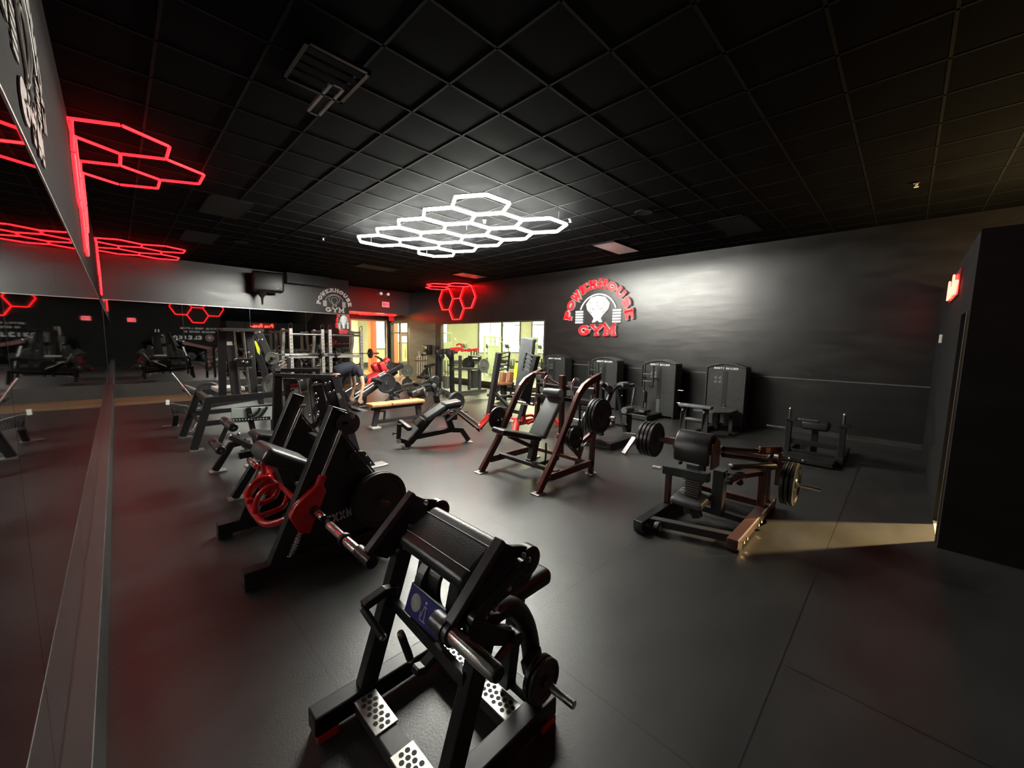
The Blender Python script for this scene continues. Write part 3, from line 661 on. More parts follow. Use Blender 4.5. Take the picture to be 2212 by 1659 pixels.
t.p('bottle_body', MB().lathe((XR-0.08, 15.82, 0.95), (0, 0, 1), [(0.055, 0), (0.06, 0.04), (0.055, 0.16), (0.02, 0.22)], 14), WHITEP)
t.p('trigger', MB().box((XR-0.10, 15.82, 1.21), (0.10, 0.035, 0.05)).beam((XR-0.14, 15.82, 1.2), (XR-0.12, 15.82, 1.12), 0.02, 0.02), PRINT)
t.p('holder', MB().bb(XR-0.14, XR-0.012, 15.76, 15.88, 0.93, 0.95), BLACK)

def troffer(x0, x1, y0, y1, m, label):
    t = T('ceiling_panel_light', label, 'ceiling light', ((x0+x1)/2, (y0+y1)/2, H))
    t.p('panel_frame', MB().bb(x0, x1, y0, y0+0.025, H-0.012, H+0.01).bb(x0, x1, y1-0.025, y1, H-0.012, H+0.01).bb(x0, x0+0.025, y0, y1, H-0.012, H+0.01).bb(x1-0.025, x1, y0, y1, H-0.012, H+0.01), TBAR)
    t.p('panel_lens', MB().bb(x0+0.025, x1-0.025, y0+0.025, y1-0.025, H-0.008, H+0.005), m)
LENS = mat('unlit_panel_lens', (0.75, 0.72, 0.70), 0.35, noise=0.04, nscale=6)
LENSD = mat('dark_tinted_lens', (0.010, 0.010, 0.010), 0.7, spec=0.15, noise=0.06, nscale=6)
troffer(7.67, 8.86, 4.63, 5.22, LENS, 'unlit square ceiling panel glowing red from the wall sign, right of the white lights')
troffer(8.00, 9.1, 10.3, 10.95, mat('grey_lens', (0.2, 0.17, 0.17), 0.4, noise=0.05, nscale=6), 'unlit ceiling panel near the red honeycomb above the window')
troffer(7.55, 8.75, 2.12, 2.72, LENSD, 'dark ceiling panel above the weight stack machines')
troffer(1.16, 1.77, 7.9, 9.1, LENSD, 'dark ceiling panel left of the white honeycomb light')
troffer(1.16, 1.77, 10.9, 12.1, LENSD, 'dark ceiling panel farther back near the far left corner')
troffer(5.22, 6.44, 11.5, 12.1, LENSD, 'dark ceiling panel behind the white honeycomb light')
t = T('ceiling_vent', 'black square air diffuser in the ceiling at upper left', 'ceiling vent', (1.35, 3.6, H))
a0, a1, b0, b1 = 1.12, 1.62, 3.32, 3.92
t.p('vent_frame', MB().bb(a0, a1, b0, b0+0.03, H-0.03, H).bb(a0, a1, b1-0.03, b1, H-0.03, H).bb(a0, a0+0.03, b0, b1, H-0.03, H).bb(a1-0.03, a1, b0, b1, H-0.03, H), BLACK)
for i in range(4): t.p('vent_slat', MB().beam((a0+0.03, b0+0.1+i*0.12, H-0.015), (a1-0.03, b0+0.1+i*0.12, H-0.015), 0.05, 0.006, up=(0, 0.5, 1)), HOLE)
t = T('ceiling_vent', 'narrow slot air vent with a pale edge in the ceiling', 'ceiling vent', (1.5, 4.0, H))
t.p('vent_frame', MB().bb(1.43, 1.455, 3.68, 4.30, H-0.03, H).bb(1.53, 1.555, 3.68, 4.30, H-0.03, H).bb(1.43, 1.555, 3.68, 3.70, H-0.03, H).bb(1.43, 1.555, 4.28, 4.30, H-0.03, H), mat('pale_vent_frame', (0.25, 0.25, 0.25), 0.4, noise=0.05, nscale=10))
t.p('vent_slot', MB().bb(1.455, 1.53, 3.70, 4.28, H-0.012, H-0.004), HOLE)
for i, (x, y) in enumerate([(3.36, 9.3), (5.86, 4.45), (4.88, 5.65), (7.63, 0.1)]):
    t = T('sprinkler_head', ['white ceiling sprinkler left of the honeycomb light', 'small sprinkler at the right tip of the honeycomb light', 'small sprinkler inside the white honeycomb light', 'tiny sprinkler on the ceiling at upper right'][i], 'sprinkler', (x, y, H))
    t.p('escutcheon', MB().lathe((x, y, H), (0, 0, -1), [(0.035, 0), (0.03, 0.012)], 14), CHROME)
    t.p('sprinkler_body', MB().lathe((x, y, H-0.012), (0, 0, -1), [(0.012, 0), (0.012, 0.03), (0.025, 0.032), (0.025, 0.038)], 12), PRINT)
for i, (x, y) in enumerate([(6.35, 3.3), (2.2, 11.2)]):
    solo('ceiling_speaker', MB().lathe((x, y, H), (0, 0, -1), [(0.15, 0), (0.14, 0.012), (0.11, 0.008)], 24), LENSD, ['round dark speaker grille in the ceiling right of the honeycomb', 'round dark speaker grille in the ceiling near the far mirror'][i], 'ceiling speaker', (x, y, H))
t = T('wall_thermostat', 'small pale fixture on the partition below the edge-on red light', 'thermostat', (8.4, YP, 1.9))
t.p('fixture_body', MB().bb(8.35, 8.47, YP, YP+0.03, 1.86, 1.98), WHITEP, bev=0.006)

# ================================================================== MACHINES
def FP(x, y, p0, d):
    """point of a pixel on the vertical plane through p0 that contains horizontal direction d"""
    n_ = Vector((d[1], -d[0], 0)); r = _ray(x, y); o = Vector((0, 0, CAM_Z)); t = (Vector((p0[0], p0[1], 0))-o).dot(n_)/r.dot(n_)
    return o+r*t
def xz(X, Y, Z): return V(X, Y, Z)

# ---- A: preacher curl machine in the foreground (user side faces the mirror)
t = T('preacher_curl_machine', 'black plate-loaded curl machine closest to the camera, with sloping arm pad and blue placard', 'gym machine', (0.95, 1.37, 0))
AL, AR = 1.69, 1.045
prof = [(1.00, .985), (1.06, .945), (1.12, .925), (1.17, .90), (1.20, .85), (1.195, .79), (1.16, .745), (1.09, .745), (1.01, .74), (.86, .70), (.765, .755)]
for Y in (AL, AR):
    sp = t.p('side_plate', MB().prism([V(a, Y, b) for a, b in prof], (0, .022, 0)), BLACK, bev=0.003)
    t.p('edge_bar', MB().beam(V(1.005, Y, .99), V(.765, Y, .765), 0.045, 0.028, up=(-1, 0, 1)), GREYC, bev=0.004)
    t.p('pivot_disc', MB().lathe((1.155, Y-0.03, .85), (0, 1, 0), [(0.05, 0), (0.062, 0.008), (0.062, 0.052), (0.05, 0.06)], 24), BLACK)
    t.p('post', MB().beam(V(.95, Y, .72), V(.745, Y, .10), 0.06, 0.085, up=(1, 0, 0)), BLACK, bev=0.006)
    t.p('base_beam', MB().bb(.50, 1.34, Y-.045, Y+.045, .035, .125), BLACK, bev=0.008)
    for X in (.555, 1.29): t.p('red_foot', MB().bb(X-.045, X+.045, Y-.048, Y+.048, 0, .036), REDM, bev=0.004)
    bolts(t, [(1.12, Y-.04, .88), (.90, Y-.03, .74)], (0, -1, 0))
for X in (.715, 1.15):
    t.p('cross_beam', MB().bb(X-.045, X+.045, AR+.045, AL-.045, .035, .10), GREYC, bev=0.006)
    for y0, y1 in ((1.42, 1.635), (1.09, 1.30)):
        fp = t.p('foot_plate', MB().bb(X-.052, X+.052, y0, y1, .10, .108), STEEL, bev=0.002)
        h = MB()
        for i in range(7):
            for j in range(3 if i % 2 else 2):
                cx_ = X+(-.028+j*.028 if i % 2 else -.014+j*.028)
                h.lathe((cx_, y0+.022+i*(y1-y0-.044)/6, .1075), (0, 0, 1), [(.0105, 0), (.0105, .0016)], 12)
        t.p('perforation', h, HOLE, parent=fp)
t.p('frame_tie', MB().beam(V(.885, AL, .47), V(.84, AR, .50), .03, .055, up=(0, 0, 1)), BLACK, bev=0.004)
t.p('frame_tie', MB().beam(V(1.26, AL, .12), V(1.26, AR, .12), .06, .05), BLACK, bev=0.005)
# arm pad
pc = V(.99, 1.368, .86); pu = V(1, 0, .50).normalized(); pn = V(-.50, 0, 1).normalized(); rotp = Matrix((pu, V(0, 1, 0), pn)).transposed()
ap = t.p('arm_pad', MB().box(pc-pn*.02, (.245, .50, .085), rotp), VINYL, bev=0.034, seg=5)
for k in (-.062, .062):
    t.p('pad_seam', MB().tube(pc+pu*k+pn*.0225-V(0, .235, 0), pc+pu*k+pn*.0225+V(0, .235, 0), .0022, 6), SEAM, parent=ap)
for yy in (1.24, 1.48): t.p('pad_bracket', MB().beam(V(.97, yy, .80), V(.90, yy, .5), .07, .05), BLACK, bev=0.005)
# weight axle with chrome sleeves at both sides
def sleeve(t, c, Y0, Y1, r=.025, collar=None):
    s_ = t.p('weight_sleeve', MB().lathe((c[0], Y0, c[1]), (0, Y1-Y0, 0), [(r*.92, 0), (r, .006), (r, abs(Y1-Y0)-.006), (r*.9, abs(Y1-Y0))], 22), CHROME)
    t.p('sleeve_end_cap', MB().lathe((c[0], Y1, c[1]), (0, Y1-Y0, 0), [(r*.9, -.001), (r*.85, .006)], 20), RUBBER, parent=s_)
    if collar is not None:
        t.p('sleeve_collar', MB().lathe((c[0], collar, c[1]), (0, 1, 0), [(r*1.15, 0), (r*1.45, .004), (r*1.45, .024), (r*1.15, .028)], 22), BLACK)
sleeve(t, (.76, .735), 1.78, 2.14, .023, 1.92)
sleeve(t, (.765, .735), 1.06, .80, .029, 1.05)
t.p('axle_housing', MB().tube((.765, 1.03, .735), (.765, 1.13, .735), .036, 22), GREYC)
t.p('axle_housing', MB().tube((.765, 1.64, .735), (.765, 1.78, .735), .03, 20), BLACK)
# placard
pl = t.p('placard', MB().box((.865, 1.36, .60), (.012, .265, .13), Matrix.Rotation(math.radians(20), 3, 'Y')), BLACK, bev=0.006)
blue = mat('blue_placard_face', (0.035, 0.03, 0.22), 0.35, noise=0.2, nscale=8)
Rp = Matrix.Rotation(math.radians(20), 3, 'Y')
def pp(a, b, d=-.0066): return V(.865, 1.36, .60)+Rp @ V(d, a, b)
t.p('placard_face', MB().prism([pp(-.124, -.056), pp(.124, -.056), pp(.124, .056), pp(-.124, .056)], Rp @ V(.0015, 0, 0)), blue, parent=pl)
t.p('placard_print', MB().lathe(pp(.062, .004, -.0076), Rp @ V(-1, 0, 0), [(.036, 0), (.036, .001)], 24), mat('pale_disc_print', (.42, .40, .36), .5, noise=.2, nscale=30), parent=pl)
fg = MB()
for a in (.0, -.066):
    q = lambda u_, v_: pp(a-u_, v_, -.0078)
    fg.path([q(-.018, -.01), q(-.012, -.04), q(.03, -.04)], .0022, 5, curve=False).path([q(-.01, -.03), q(.0, .01), q(.008, .02), q(.014, .0), q(.018, -.038)], .0024, 5, curve=False)
    fg.lathe(q(.006, .032), Rp @ V(-1, 0, 0), [(.006, 0), (.006, .001)], 10).beam(q(-.004, .015), q(.02, .016), .002, .003)
t.p('placard_print', fg, PRINT, parent=pl)
t.p('placard_stem', MB().beam(V(.885, 1.36, .55), V(.865, 1.36, .48), .04, .03), BLACK, bev=0.003)
# half-round guard behind placard
t.p('cam_guard', MB().bpath([V(.96, 1.45, .52), V(.90, 1.45, .60), V(.895, 1.45, .68), V(.94, 1.45, .75)], .05, .02, curve=True), GREYC)
t.p('cam_guard', MB().bpath([V(1.0, 1.38, .50), V(.93, 1.38, .60), V(.925, 1.38, .70), V(.97, 1.38, .77)], .08, .02, curve=True), BLACK)
# handles
def grip(t, a, b, r=.016):
    a = Vector(a); b = Vector(b); g_ = t.p('hand_grip', MB().capsule(a, b, r), RUBBER)
    d = (b-a).normalized()
    for p, s in ((a, -1), (b, 1)): t.p('grip_cap', MB().lathe(p, d*s, [(r*.95, -.002), (r*.9, .01), (r*.6, .014)], 14), BOLT, parent=g_)
t.p('handle_arm', MB().bpath([V(.86, 1.60, .585), V(.80, 1.60, .60), V(.70, 1.60, .575)], .05, .035), BLACK, bev=0.006)
grip(t, (.70, 1.60, .565), (.72, 1.46, .50))
t.p('handle_arm', MB().bpath([V(.93, 1.34, .40), V(.84, 1.34, .36), V(.80, 1.34, .37)], .05, .035), BLACK, bev=0.006)
grip(t, (.745, 1.35, .56), (.785, 1.35, .43))
for a, b in (((1.06, .99, .885), (.835, .99, .775)), ((1.075, 1.745, .885), (.87, 1.745, .78))):
    a = V(*a); b = V(*b); t.p('swing_link', MB().beam(a, b, .016, .042, up=(-1, 0, 1)).tube(a-V(0, .016, 0), a+V(0, .016, 0), .026).tube(b-V(0, .016, 0), b+V(0, .016, 0), .028), BLACK, bev=0.003)
t.p('swing_link', MB().beam(V(.84, .985, .75), V(1.03, .985, .605), .016, .04).tube((1.03, .96, .605), (1.03, 1.02, .605), .028), BLACK, bev=.003)
t.p('swing_link', MB().beam(V(1.03, .985, .605), V(.92, .985, .55), .016, .035), MAROON, bev=.003)
t.p('weight_arm', MB().bpath([V(1.14, 1.70, .84), V(1.0, 1.735, .80), V(.80, 1.735, .735)], .03, .05), BLACK, bev=.004)
t.p('weight_arm', MB().bpath([V(1.0, 1.0, .62), V(.90, 1.0, .68), V(.79, 1.0, .735)], .03, .07), BLACK, bev=.004)
sb = t.p('seat_pad', MB().box((1.31, 1.21, .60), (.30, .15, .085)), VINYL, bev=0.035, seg=5)
t.p('seat_post', MB().beam(V(1.28, 1.21, .56), V(1.22, 1.21, .12), .06, .06), BLACK, bev=.005)
t.p('curved_frame_tube', MB().path([V(.93, 1.10, .50), V(.97, 1.10, .60), V(1.04, 1.10, .645), V(1.13, 1.10, .62), V(1.21, 1.10, .52), V(1.26, 1.10, .36), V(1.30, 1.10, .10)], .043, 14), BLACK)
t.p('storage_horn', MB().tube((1.185, 1.045, .335), (1.185, .80, .335), .017, 16), CHROME)
t.p('horn_bracket', MB().beam(V(1.27, 1.06, .36), V(1.17, 1.05, .33), .04, .08), BLACK, bev=.004)
bolts(t, [(1.10, AR-.03, .90), (1.02, AR-.03, .80), (.95, AR-.03, .75), (1.06, AL-.03, .93), (.97, AL-.03, .84)], (0, -1, 0), .014)
t.p('bolt_knob', MB().lathe((.985, AL-.06, .85), (-.6, -1, .3), [(.012, 0), (.016, .02), (.012, .04)], 12), BOLT)
t.p('bolt_knob', MB().lathe((.985, AR+.05, .83), (-.6, .6, .3), [(.015, 0), (.018, .03), (.010, .05)], 12), BOLT)
for i, Y in enumerate((.985, .955)):
    iron_plate((1.185, Y, .335), (0, 1, 0), .092, .024, ['inner', 'outer'][i]+' small black plate on the low storage horn of the nearest curl machine')

# ---- B: squat machine with triangular side panels and red carriage
t = T('squat_machine', 'black squat machine with triangular side panels and a glossy red carriage, second from the camera', 'gym machine', (1.15, 3.6, 0))
BL, BR = 4.10, 3.12
for Y in (BL, BR):
    top = FY(731, 888, 3.1); sgn = 1 if Y == BL else -1
    t.p('front_rail', MB().beam(V(1.20, Y, 1.21), V(.70, Y, .04), .085, .115, up=(1, 0, 0)), BLACK, bev=.005)
    t.p('side_panel', MB().prism([V(1.12, Y+.03, 1.03), V(1.18, Y+.03, 1.06), V(1.62, Y+.03, .42), V(1.62, Y+.03, .12), V(.80, Y+.03, .12)], (0, .014, 0)), BLACK, bev=.003)
    t.p('panel_edge', MB().beam(V(1.20, Y+.03, 1.06), V(1.60, Y+.03, .47), .02, .012), GREYC)
    t.p('base_beam', MB().bb(.52, 1.80, Y-.05, Y+.05, .03, .13), BLACK, bev=.006)
    for X in (.57, 1.72): t.p('rubber_foot', MB().bb(X-.05, X+.05, Y-.055, Y+.055, 0, .031), RUBBER, bev=.003)
    t.p('guide_rod', MB().tube(V(1.205, Y-.075, 1.09), V(.80, Y-.075, .16), .0135, 12), CHROME)
    t.p('rod_clamp', MB().box(V(1.215, Y-.06, 1.10), (.05, .06, .03)), BOLT, bev=.004)
    coil = [V(.80+.09*k/60, Y-.075, .16+.20*k/60)+V(.022*math.cos(k*1.05), .022*math.sin(k*1.05), 0) for k in range(61)]
    t.p('spring', MB().path(coil, .0035, 6, curve=False), CHROME)
t.p('pulley', MB().lathe((1.25, BR-.09, 1.09), (0, 1, 0), [(.075, 0), (.088, .006), (.078, .012), (.078, .03), (.088, .036), (.075, .042)], 28), GREYC)
t.p('pulley_bracket', MB().beam(V(1.17, BR-.065, 1.205), V(1.27, BR-.065, 1.15), .05, .012), BLACK, bev=.003)
bolts(t, [(1.27, BR-.10, 1.15)], (0, -1, 0), .02)
t.p('rear_tie', MB().bb(1.58, 1.66, BR, BL, .08, .16), BLACK, bev=.005)
t.p('top_tie', MB().beam(V(1.30, BR, .80), V(1.30, BL, .80), .05, .05), BLACK, bev=.005)
t.p('floor_deck', MB().bb(1.0, 1.5, BR+.06, BL-.06, .06, .10), BLACK, bev=.004)
wd = MB(); word(wd, 'EXXM', V(1.085, BR-.012+.03, .265), V(1, 0, .10).normalized(), V(-.10, 0, 1).normalized(), .050, .085, .016, .003, .12); t.p('panel_lettering', wd, PRINT)
wd = MB(); word(wd, 'EXXM', V(.915, BL-.012+.03, .36), V(1, 0, .22).normalized(), V(-.22, 0, 1).normalized(), .062, .12, .018, .003, .12); t.p('panel_lettering', wd, PRINTG)
t.p('back_pad', MB().beam(V(.74, 3.56, .86), V(1.08, 3.56, .66), .42, .13), VINYL, bev=.045, seg=5)
t.p('pad_carrier', MB().prism([V(.82, 3.56, .76), V(1.08, 3.56, .62), V(1.12, 3.56, .40), V(.98, 3.56, .34), V(.90, 3.56, .50)], (0, .30, 0)), BLACK, bev=.01)
# red carriage sliding on the rods
cx, cz = .93, .47
car = None
for Y in (BL-.075, BR-.075):
    s = 1 if Y > 3.5 else -1
    c1 = t.p('carriage_bracket', MB().prism([V(1.02, Y, .68), V(1.06, Y, .60), V(.93, Y, .30), V(.86, Y, .33), V(.80, Y, .46), V(.84, Y, .54)], (0, .07, 0)), REDP, bev=.012, seg=3)
    t.p('bearing_tube', MB().tube(V(1.045, Y, .72), V(.885, Y, .345), .032, 18), REDP, parent=c1)
t.p('carriage_arm', MB().bpath([V(.86, BL-.12, .50), V(.74, BL-.16, .42), V(.70, BL-.28, .40), V(.70, BL-.40, .40)], .05, .05, lat=(0, 0, 1), curve=True), REDP, bev=.008)
t.p('carriage_bar', MB().path([V(.86, BL-.14, .52), V(.76, BL-.2, .44), V(.70, BL-.32, .38), V(.70, 3.45, .34), V(.74, 3.30, .34), V(.86, BR+.02, .42)], .026, 14), REDP)
t.p('carriage_bar', MB().path([V(.90, BL-.1, .56), V(.88, 3.7, .55), V(.88, 3.5, .55), V(.90, BR, .50)], .022, 12), REDP)
for Y in (3.78, 3.52):
    t.p('handle_ring', MB().path([V(.70, Y, .36), V(.72, Y, .50), V(.82, Y, .56), V(.92, Y, .50), V(.90, Y, .38), V(.80, Y, .34)], .022, 10, closed=True), REDP)
    t.p('ring_print', MB().bb(.728, .732, Y-.016, Y+.016, .50, .53), PRINTG)
t.p('yoke_hook', MB().bpath([V(.92, 3.86, .74), V(.83, 3.86, .66), V(.84, 3.86, .56), V(.95, 3.86, .55), V(1.0, 3.86, .62)], .05, .026), REDP, bev=.005)
t.p('yoke_hook', MB().bpath([V(.98, 3.66, .58), V(.88, 3.66, .55), V(.85, 3.62, .64), V(.92, 3.6, .70)], .04, .022), REDP, bev=.005)
t.p('chrome_link', MB().beam(V(.93, 3.50, .60), V(.95, 3.32, .60), .03, .035), CHROME, bev=.004)
sleeve(t, (.835, .575), BL, 4.37, .026)
sleeve(t, (.97, .47), BR-.11, 2.84, .026, BR-.14)
t.p('storage_horn', MB().tube((1.50, BR, .40), (1.50, BR-.22, .40), .024, 16), MAROON)
for i, Y in enumerate((BR-.04, BR-.085)):
    iron_plate((1.50, Y, .40), (0, 1, 0), .235, .042, ['inner', 'outer'][i]+' large black plate at the right rear of the red-carriage squat machine')

# ---- D: leg curl bench behind B
t = T('leg_curl_bench', 'black lying leg curl bench with two rolled foot pads, behind the red-carriage machine', 'gym machine', (1.1, 5.6, 0))
for Y in (6.2, 5.0):
    t.p('leg', MB().bpath([V(.80, Y, .02), V(.99, Y, .33), V(1.16, Y, .35)], .07, .075), BLACK, bev=.005)
    t.p('foot_plate', MB().bb(.74, .92, Y-.07, Y+.07, 0, .014), STEEL, bev=.003)
    t.p('rear_leg', MB().beam(V(1.16, Y, .35), V(1.20, Y, .03), .07, .07), BLACK, bev=.005)
    t.p('foot_plate', MB().bb(1.13, 1.26, Y-.07, Y+.07, 0, .014), STEEL, bev=.003)
t.p('main_beam', MB().beam(V(.86, 5.0, .47), V(1.26, 5.0, .50), .06, .07), BLACK, bev=.005)
t.p('cross_beam', MB().beam(V(1.12, 4.7, .34), V(1.12, 6.2, .34), .07, .07), BLACK, bev=.005)
t.p('bench_pad', MB().box((1.22, 4.78, .66), (.56, .34, .09), Matrix.Rotation(math.radians(14), 3, 'Y')), VINYL, bev=.032, seg=4)
t.p('bench_post', MB().beam(V(1.15, 4.85, .65), V(1.12, 4.9, .36), .08, .08), BLACK)
t.p('lever_plate', MB().beam(FY(490, 922, 5.75), FY(472, 962, 5.75), .02, .05), GREYC, bev=.004)
t.p('lever_arm', MB().beam(FY(497, 944, 5.75), FY(548, 967, 5.3), .03, .06), BLACK, bev=.004)
for a, b in (((484, 908), (512, 928)), ((459, 953), (487, 972))):
    p0 = FY(a[0], a[1], 5.98); p1 = V(p0.x, 5.42, p0.z)
    t.p('roller_pad', MB().capsule(p0, V(p0.x, 5.76, p0.z), .052), VINYL); t.p('roller_pad', MB().capsule(V(p0.x, 5.72, p0.z), p1, .052), VINYL)
    t.p('roller_axle', MB().tube(p0+V(0, .02, 0), p1-V(0, .03, 0), .012, 10), CHROME)
bolts(t, [FY(515+i*23, 938-i*3, 4.96) for i in range(3)]+[FY(497, 942, 5.72)], (0, -1, 0), .018)
t.p('adjuster_pin', MB().tube(FY(519, 975, 5.3), FY(536, 972, 5.3), .01, 8), CHROME)

# ---- C: low guide-rod machine, black box frame
t = T('guide_rod_press', 'low black box-frame press with two chrome guide rods and a red and white label', 'gym machine', (1.8, 5.6, 0))
CY = 5.35
def cf(x, y, Y=CY): return FY(x, y, Y)
a = cf(599, 812); b = cf(716, 815)
t.p('corner_post', MB().beam(cf(600, 812), cf(596, 948, CY)-V(0, 0, .0), .07, .085, up=(1, 0, 0)).beam(cf(596, 940), V(cf(596, 940).x, CY, .02), .07, .085, up=(1, 0, 0)), BLACK, bev=.005)
t.p('top_beam', MB().beam(cf(592, 811), cf(722, 814), .07, .055), GREYC, bev=.004)
t.p('top_beam', MB().beam(cf(592, 800, 5.95), cf(690, 799, 5.95), .07, .05).beam(cf(600, 806), cf(600, 800, 5.95), .06, .05), BLACK, bev=.004)
t.p('back_post', MB().beam(cf(601, 806, 5.95), V(cf(601, 806, 5.95).x, 5.95, .02), .06, .06), BLACK, bev=.004)
lp = t.p('label_panel', MB().prism([cf(612, 818), cf(640, 818), cf(652, 900), cf(620, 905)], (0, .05, 0)), GREYC, bev=.003)
def quadpt(u_, v_, A, B, C_, D): return (A*(1-u_)+B*u_)*(1-v_)+(D*(1-u_)+C_*u_)*v_
for k, (s1, s2) in enumerate((('RE', 'LTD'), ('EI', 'UNE'))):
    for j, (ss, m_) in enumerate(((s1, PRINTR), (s2, PRINT))):
        wd = MB(); p0 = cf(624+k*7.5+j*1.4, 829+(j*9))+V(0, -.03, 0); dn = (cf(640, 900)-cf(628, 829)).normalized()
        word(wd, ss, p0, dn, V(-dn.z, 0, dn.x)*-1 if False else V(.99, 0, .1).normalized(), .030, .052, .012, .003, .1); t.p('label_lettering', wd, m_, parent=lp)
for x0, y0, x1, y1 in ((643, 820, 656, 893), (664, 820, 673, 886)):
    t.p('guide_rod', MB().tube(cf(x0, y0, 5.33), cf(x1, y1, 5.33)+(cf(x1, y1, 5.33)-cf(x0, y0, 5.33))*.9, .012, 12), CHROME)
    t.p('rod_clamp', MB().box(cf(x0, y0, 5.30), (.04, .04, .03)), BOLT, bev=.003)
t.p('centre_post', MB().beam(cf(682, 815), cf(706, 960), .06, .12, up=(1, 0, 0)), BLACK, bev=.005)
t.p('roller_column', MB().beam(cf(684, 830, 5.25), cf(700, 905, 5.25), .08, .12, up=(1, 0, 0)), BLACK, bev=.01)
bolts(t, [cf(678, 829, 5.19), cf(682, 827, 5.19), cf(681, 851, 5.19), cf(686, 862, 5.19), cf(684, 870, 5.19), cf(687, 890, 5.19), cf(668, 898, 5.19), cf(686, 897, 5.17), cf(651, 823, 5.3)], (0, -1, 0), .018)
t.p('carriage', MB().path([cf(635, 905, 5.25), cf(650, 925, 5.25), cf(680, 918, 5.25), cf(690, 898, 5.25)], .04, 12), BLACK)
for a_, b_ in (((702, 816), (760, 975)),): t.p('slanted_leg', MB().beam(cf(*a_), cf(*b_, 5.25), .07, .12, up=(1, 0, 0)).beam(cf(*b_, 5.25), cf(790, 985, 5.2), .07, .09), BLACK, bev=.005)
t.p('slanted_leg', MB().beam(cf(722, 814), cf(772, 990, 5.15), .07, .10, up=(1, 0, 0)), GREYC, bev=.005)
t.p('rear_leg', MB().beam(cf(722, 812, 5.95), cf(735, 940, 6.4), .07, .08), BLACK, bev=.005)
bolts(t, [cf(702, 829, 5.27), cf(711, 826, 5.27), cf(711, 848, 5.24), cf(720, 845, 5.24)], (0, -1, 0), .02)
t.p('foot_block', MB().prism([cf(752, 974, 5.12), cf(785, 973, 5.12), cf(809, 1004, 5.12), cf(797, 1012, 5.12), cf(780, 992, 5.12), cf(752, 988, 5.12)], (0, .09, 0)), BLACK, bev=.004)
t.p('foot_plate', MB().bb(2.32, 2.60, 5.0, 5.2, 0, .014), STEEL, bev=.003)
bolts(t, [cf(x_, y_, 5.07) for x_, y_ in ((791, 984), (784, 990), (800, 1000), (794, 1005))], (0, -1, 0), .014)
t.p('white_cover', MB().prism([cf(692, 845, 5.5), cf(696, 846, 5.5), cf(705, 865, 5.5), cf(696, 870, 5.5)], (0, .03, 0)).prism([cf(699, 848, 5.5), cf(705, 848, 5.5), cf(709, 858, 5.5), cf(706, 864, 5.5), cf(700, 863, 5.5)], (0, .03, 0)), WHITEP)
t.p('warning_label', MB().prism([cf(727, 850, 5.2), cf(733, 849, 5.2), cf(738, 858, 5.2), cf(733, 863, 5.2)], (0, .01, 0)), PRINT)
t.p('base_rail', MB().bb(1.32, 2.40, 5.28, 5.36, .03, .10).bb(1.32, 2.3, 5.92, 6.0, .03, .10).bb(1.32, 1.40, 5.36, 5.92, .03, .10), BLACK, bev=.004)
iron_plate(cf(702, 885, 5.75), (0, 1, 0), .16, .04, 'black plate inside the low guide-rod press')

# ---- E: tall guide-rod tower on long rails, with plate-loaded lever
t = T('tower_press', 'tall black press tower with chrome guide rods standing on two long bent rails', 'gym machine', (1.5, 8.1, 0))
for Y in (7.58, 8.70):
    x0 = .74 if Y < 8 else .71
    t.p('leg_rail', MB().bpath([V(x0, Y, .02), V(.96, Y, .76), V(2.25, Y, .80)], .08, .10), BLACK, bev=.006)
    t.p('foot_plate', MB().bb(x0-.06, x0+.12, Y-.07, Y+.07, 0, .014), STEEL, bev=.003)
    t.p('rear_leg', MB().beam(V(2.2, Y, .80), V(2.25, Y, .02), .08, .08), BLACK, bev=.006)
    t.p('lower_rail', MB().beam(V(.86, Y, .40), V(2.2, Y, .42), .06, .08), BLACK, bev=.005)
t.p('front_tie', MB().beam(V(.96, 7.62, .76), V(.96, 8.66, .76), .08, .08).beam(V(.86, 7.62, .40), V(.86, 8.66, .40), .05, .05), BLACK, bev=.006)
EY = 7.75
def ef(x, y, Y=EY): return FY(x, y, Y)
t.p('tower_post', MB().beam(ef(479, 712), ef(481, 858), .08, .10, up=(1, 0, 0)), BLACK, bev=.006)
t.p('tower_post', MB().beam(ef(493, 714), ef(512, 862), .07, .13, up=(1, 0, 0)), GREYC, bev=.006)
t.p('tower_post', MB().beam(ef(538, 714), ef(550, 862), .07, .10, up=(1, 0, 0)), GREYC, bev=.006)
t.p('tower_head', MB().beam(ef(474, 712), ef(562, 714), .5, .05), GREYC, bev=.006)
for x0, x1 in ((506, 521), (525, 540)):
    t.p('guide_rod', MB().tube(ef(x0, 716, 7.68), ef(x1, 856, 7.68), .014, 12), CHROME)
    t.p('rod_clamp', MB().box(ef(x1, 857, 7.68), (.07, .06, .025)), BOLT, bev=.003)
t.p('carriage', MB().box(ef(527, 783, 7.68), (.22, .10, .14)), BLACK, bev=.01)
bolts(t, [ef(524, 781, 7.61), ef(533, 783, 7.61), ef(536, 762, 7.66), ef(542, 771, 7.66), ef(540, 793, 7.66), ef(508, 777, 7.66)], (0, -1, 0), .02)
lb = t.p('tower_label', MB().prism([ef(490, 738, 7.70), ef(501, 738, 7.70), ef(503, 746, 7.70), ef(490, 746, 7.70)], (0, .006, 0)), PRINT)
t.p('lever_arm', MB().beam(ef(556, 714, 7.5), ef(600, 812, 7.5), .05, .11, up=(1, 0, 0)), GREYC, bev=.006)
t.p('lever_arm', MB().beam(ef(540, 716, 7.9), ef(575, 815, 7.9), .05, .10, up=(1, 0, 0)), BLACK, bev=.006)
t.p('yellow_label', MB().prism([ef(549, 736, 7.82), ef(553, 737, 7.82), ef(561, 753, 7.82), ef(561, 767, 7.82), ef(556, 761, 7.82)], (0, .008, 0)), YELLOW)
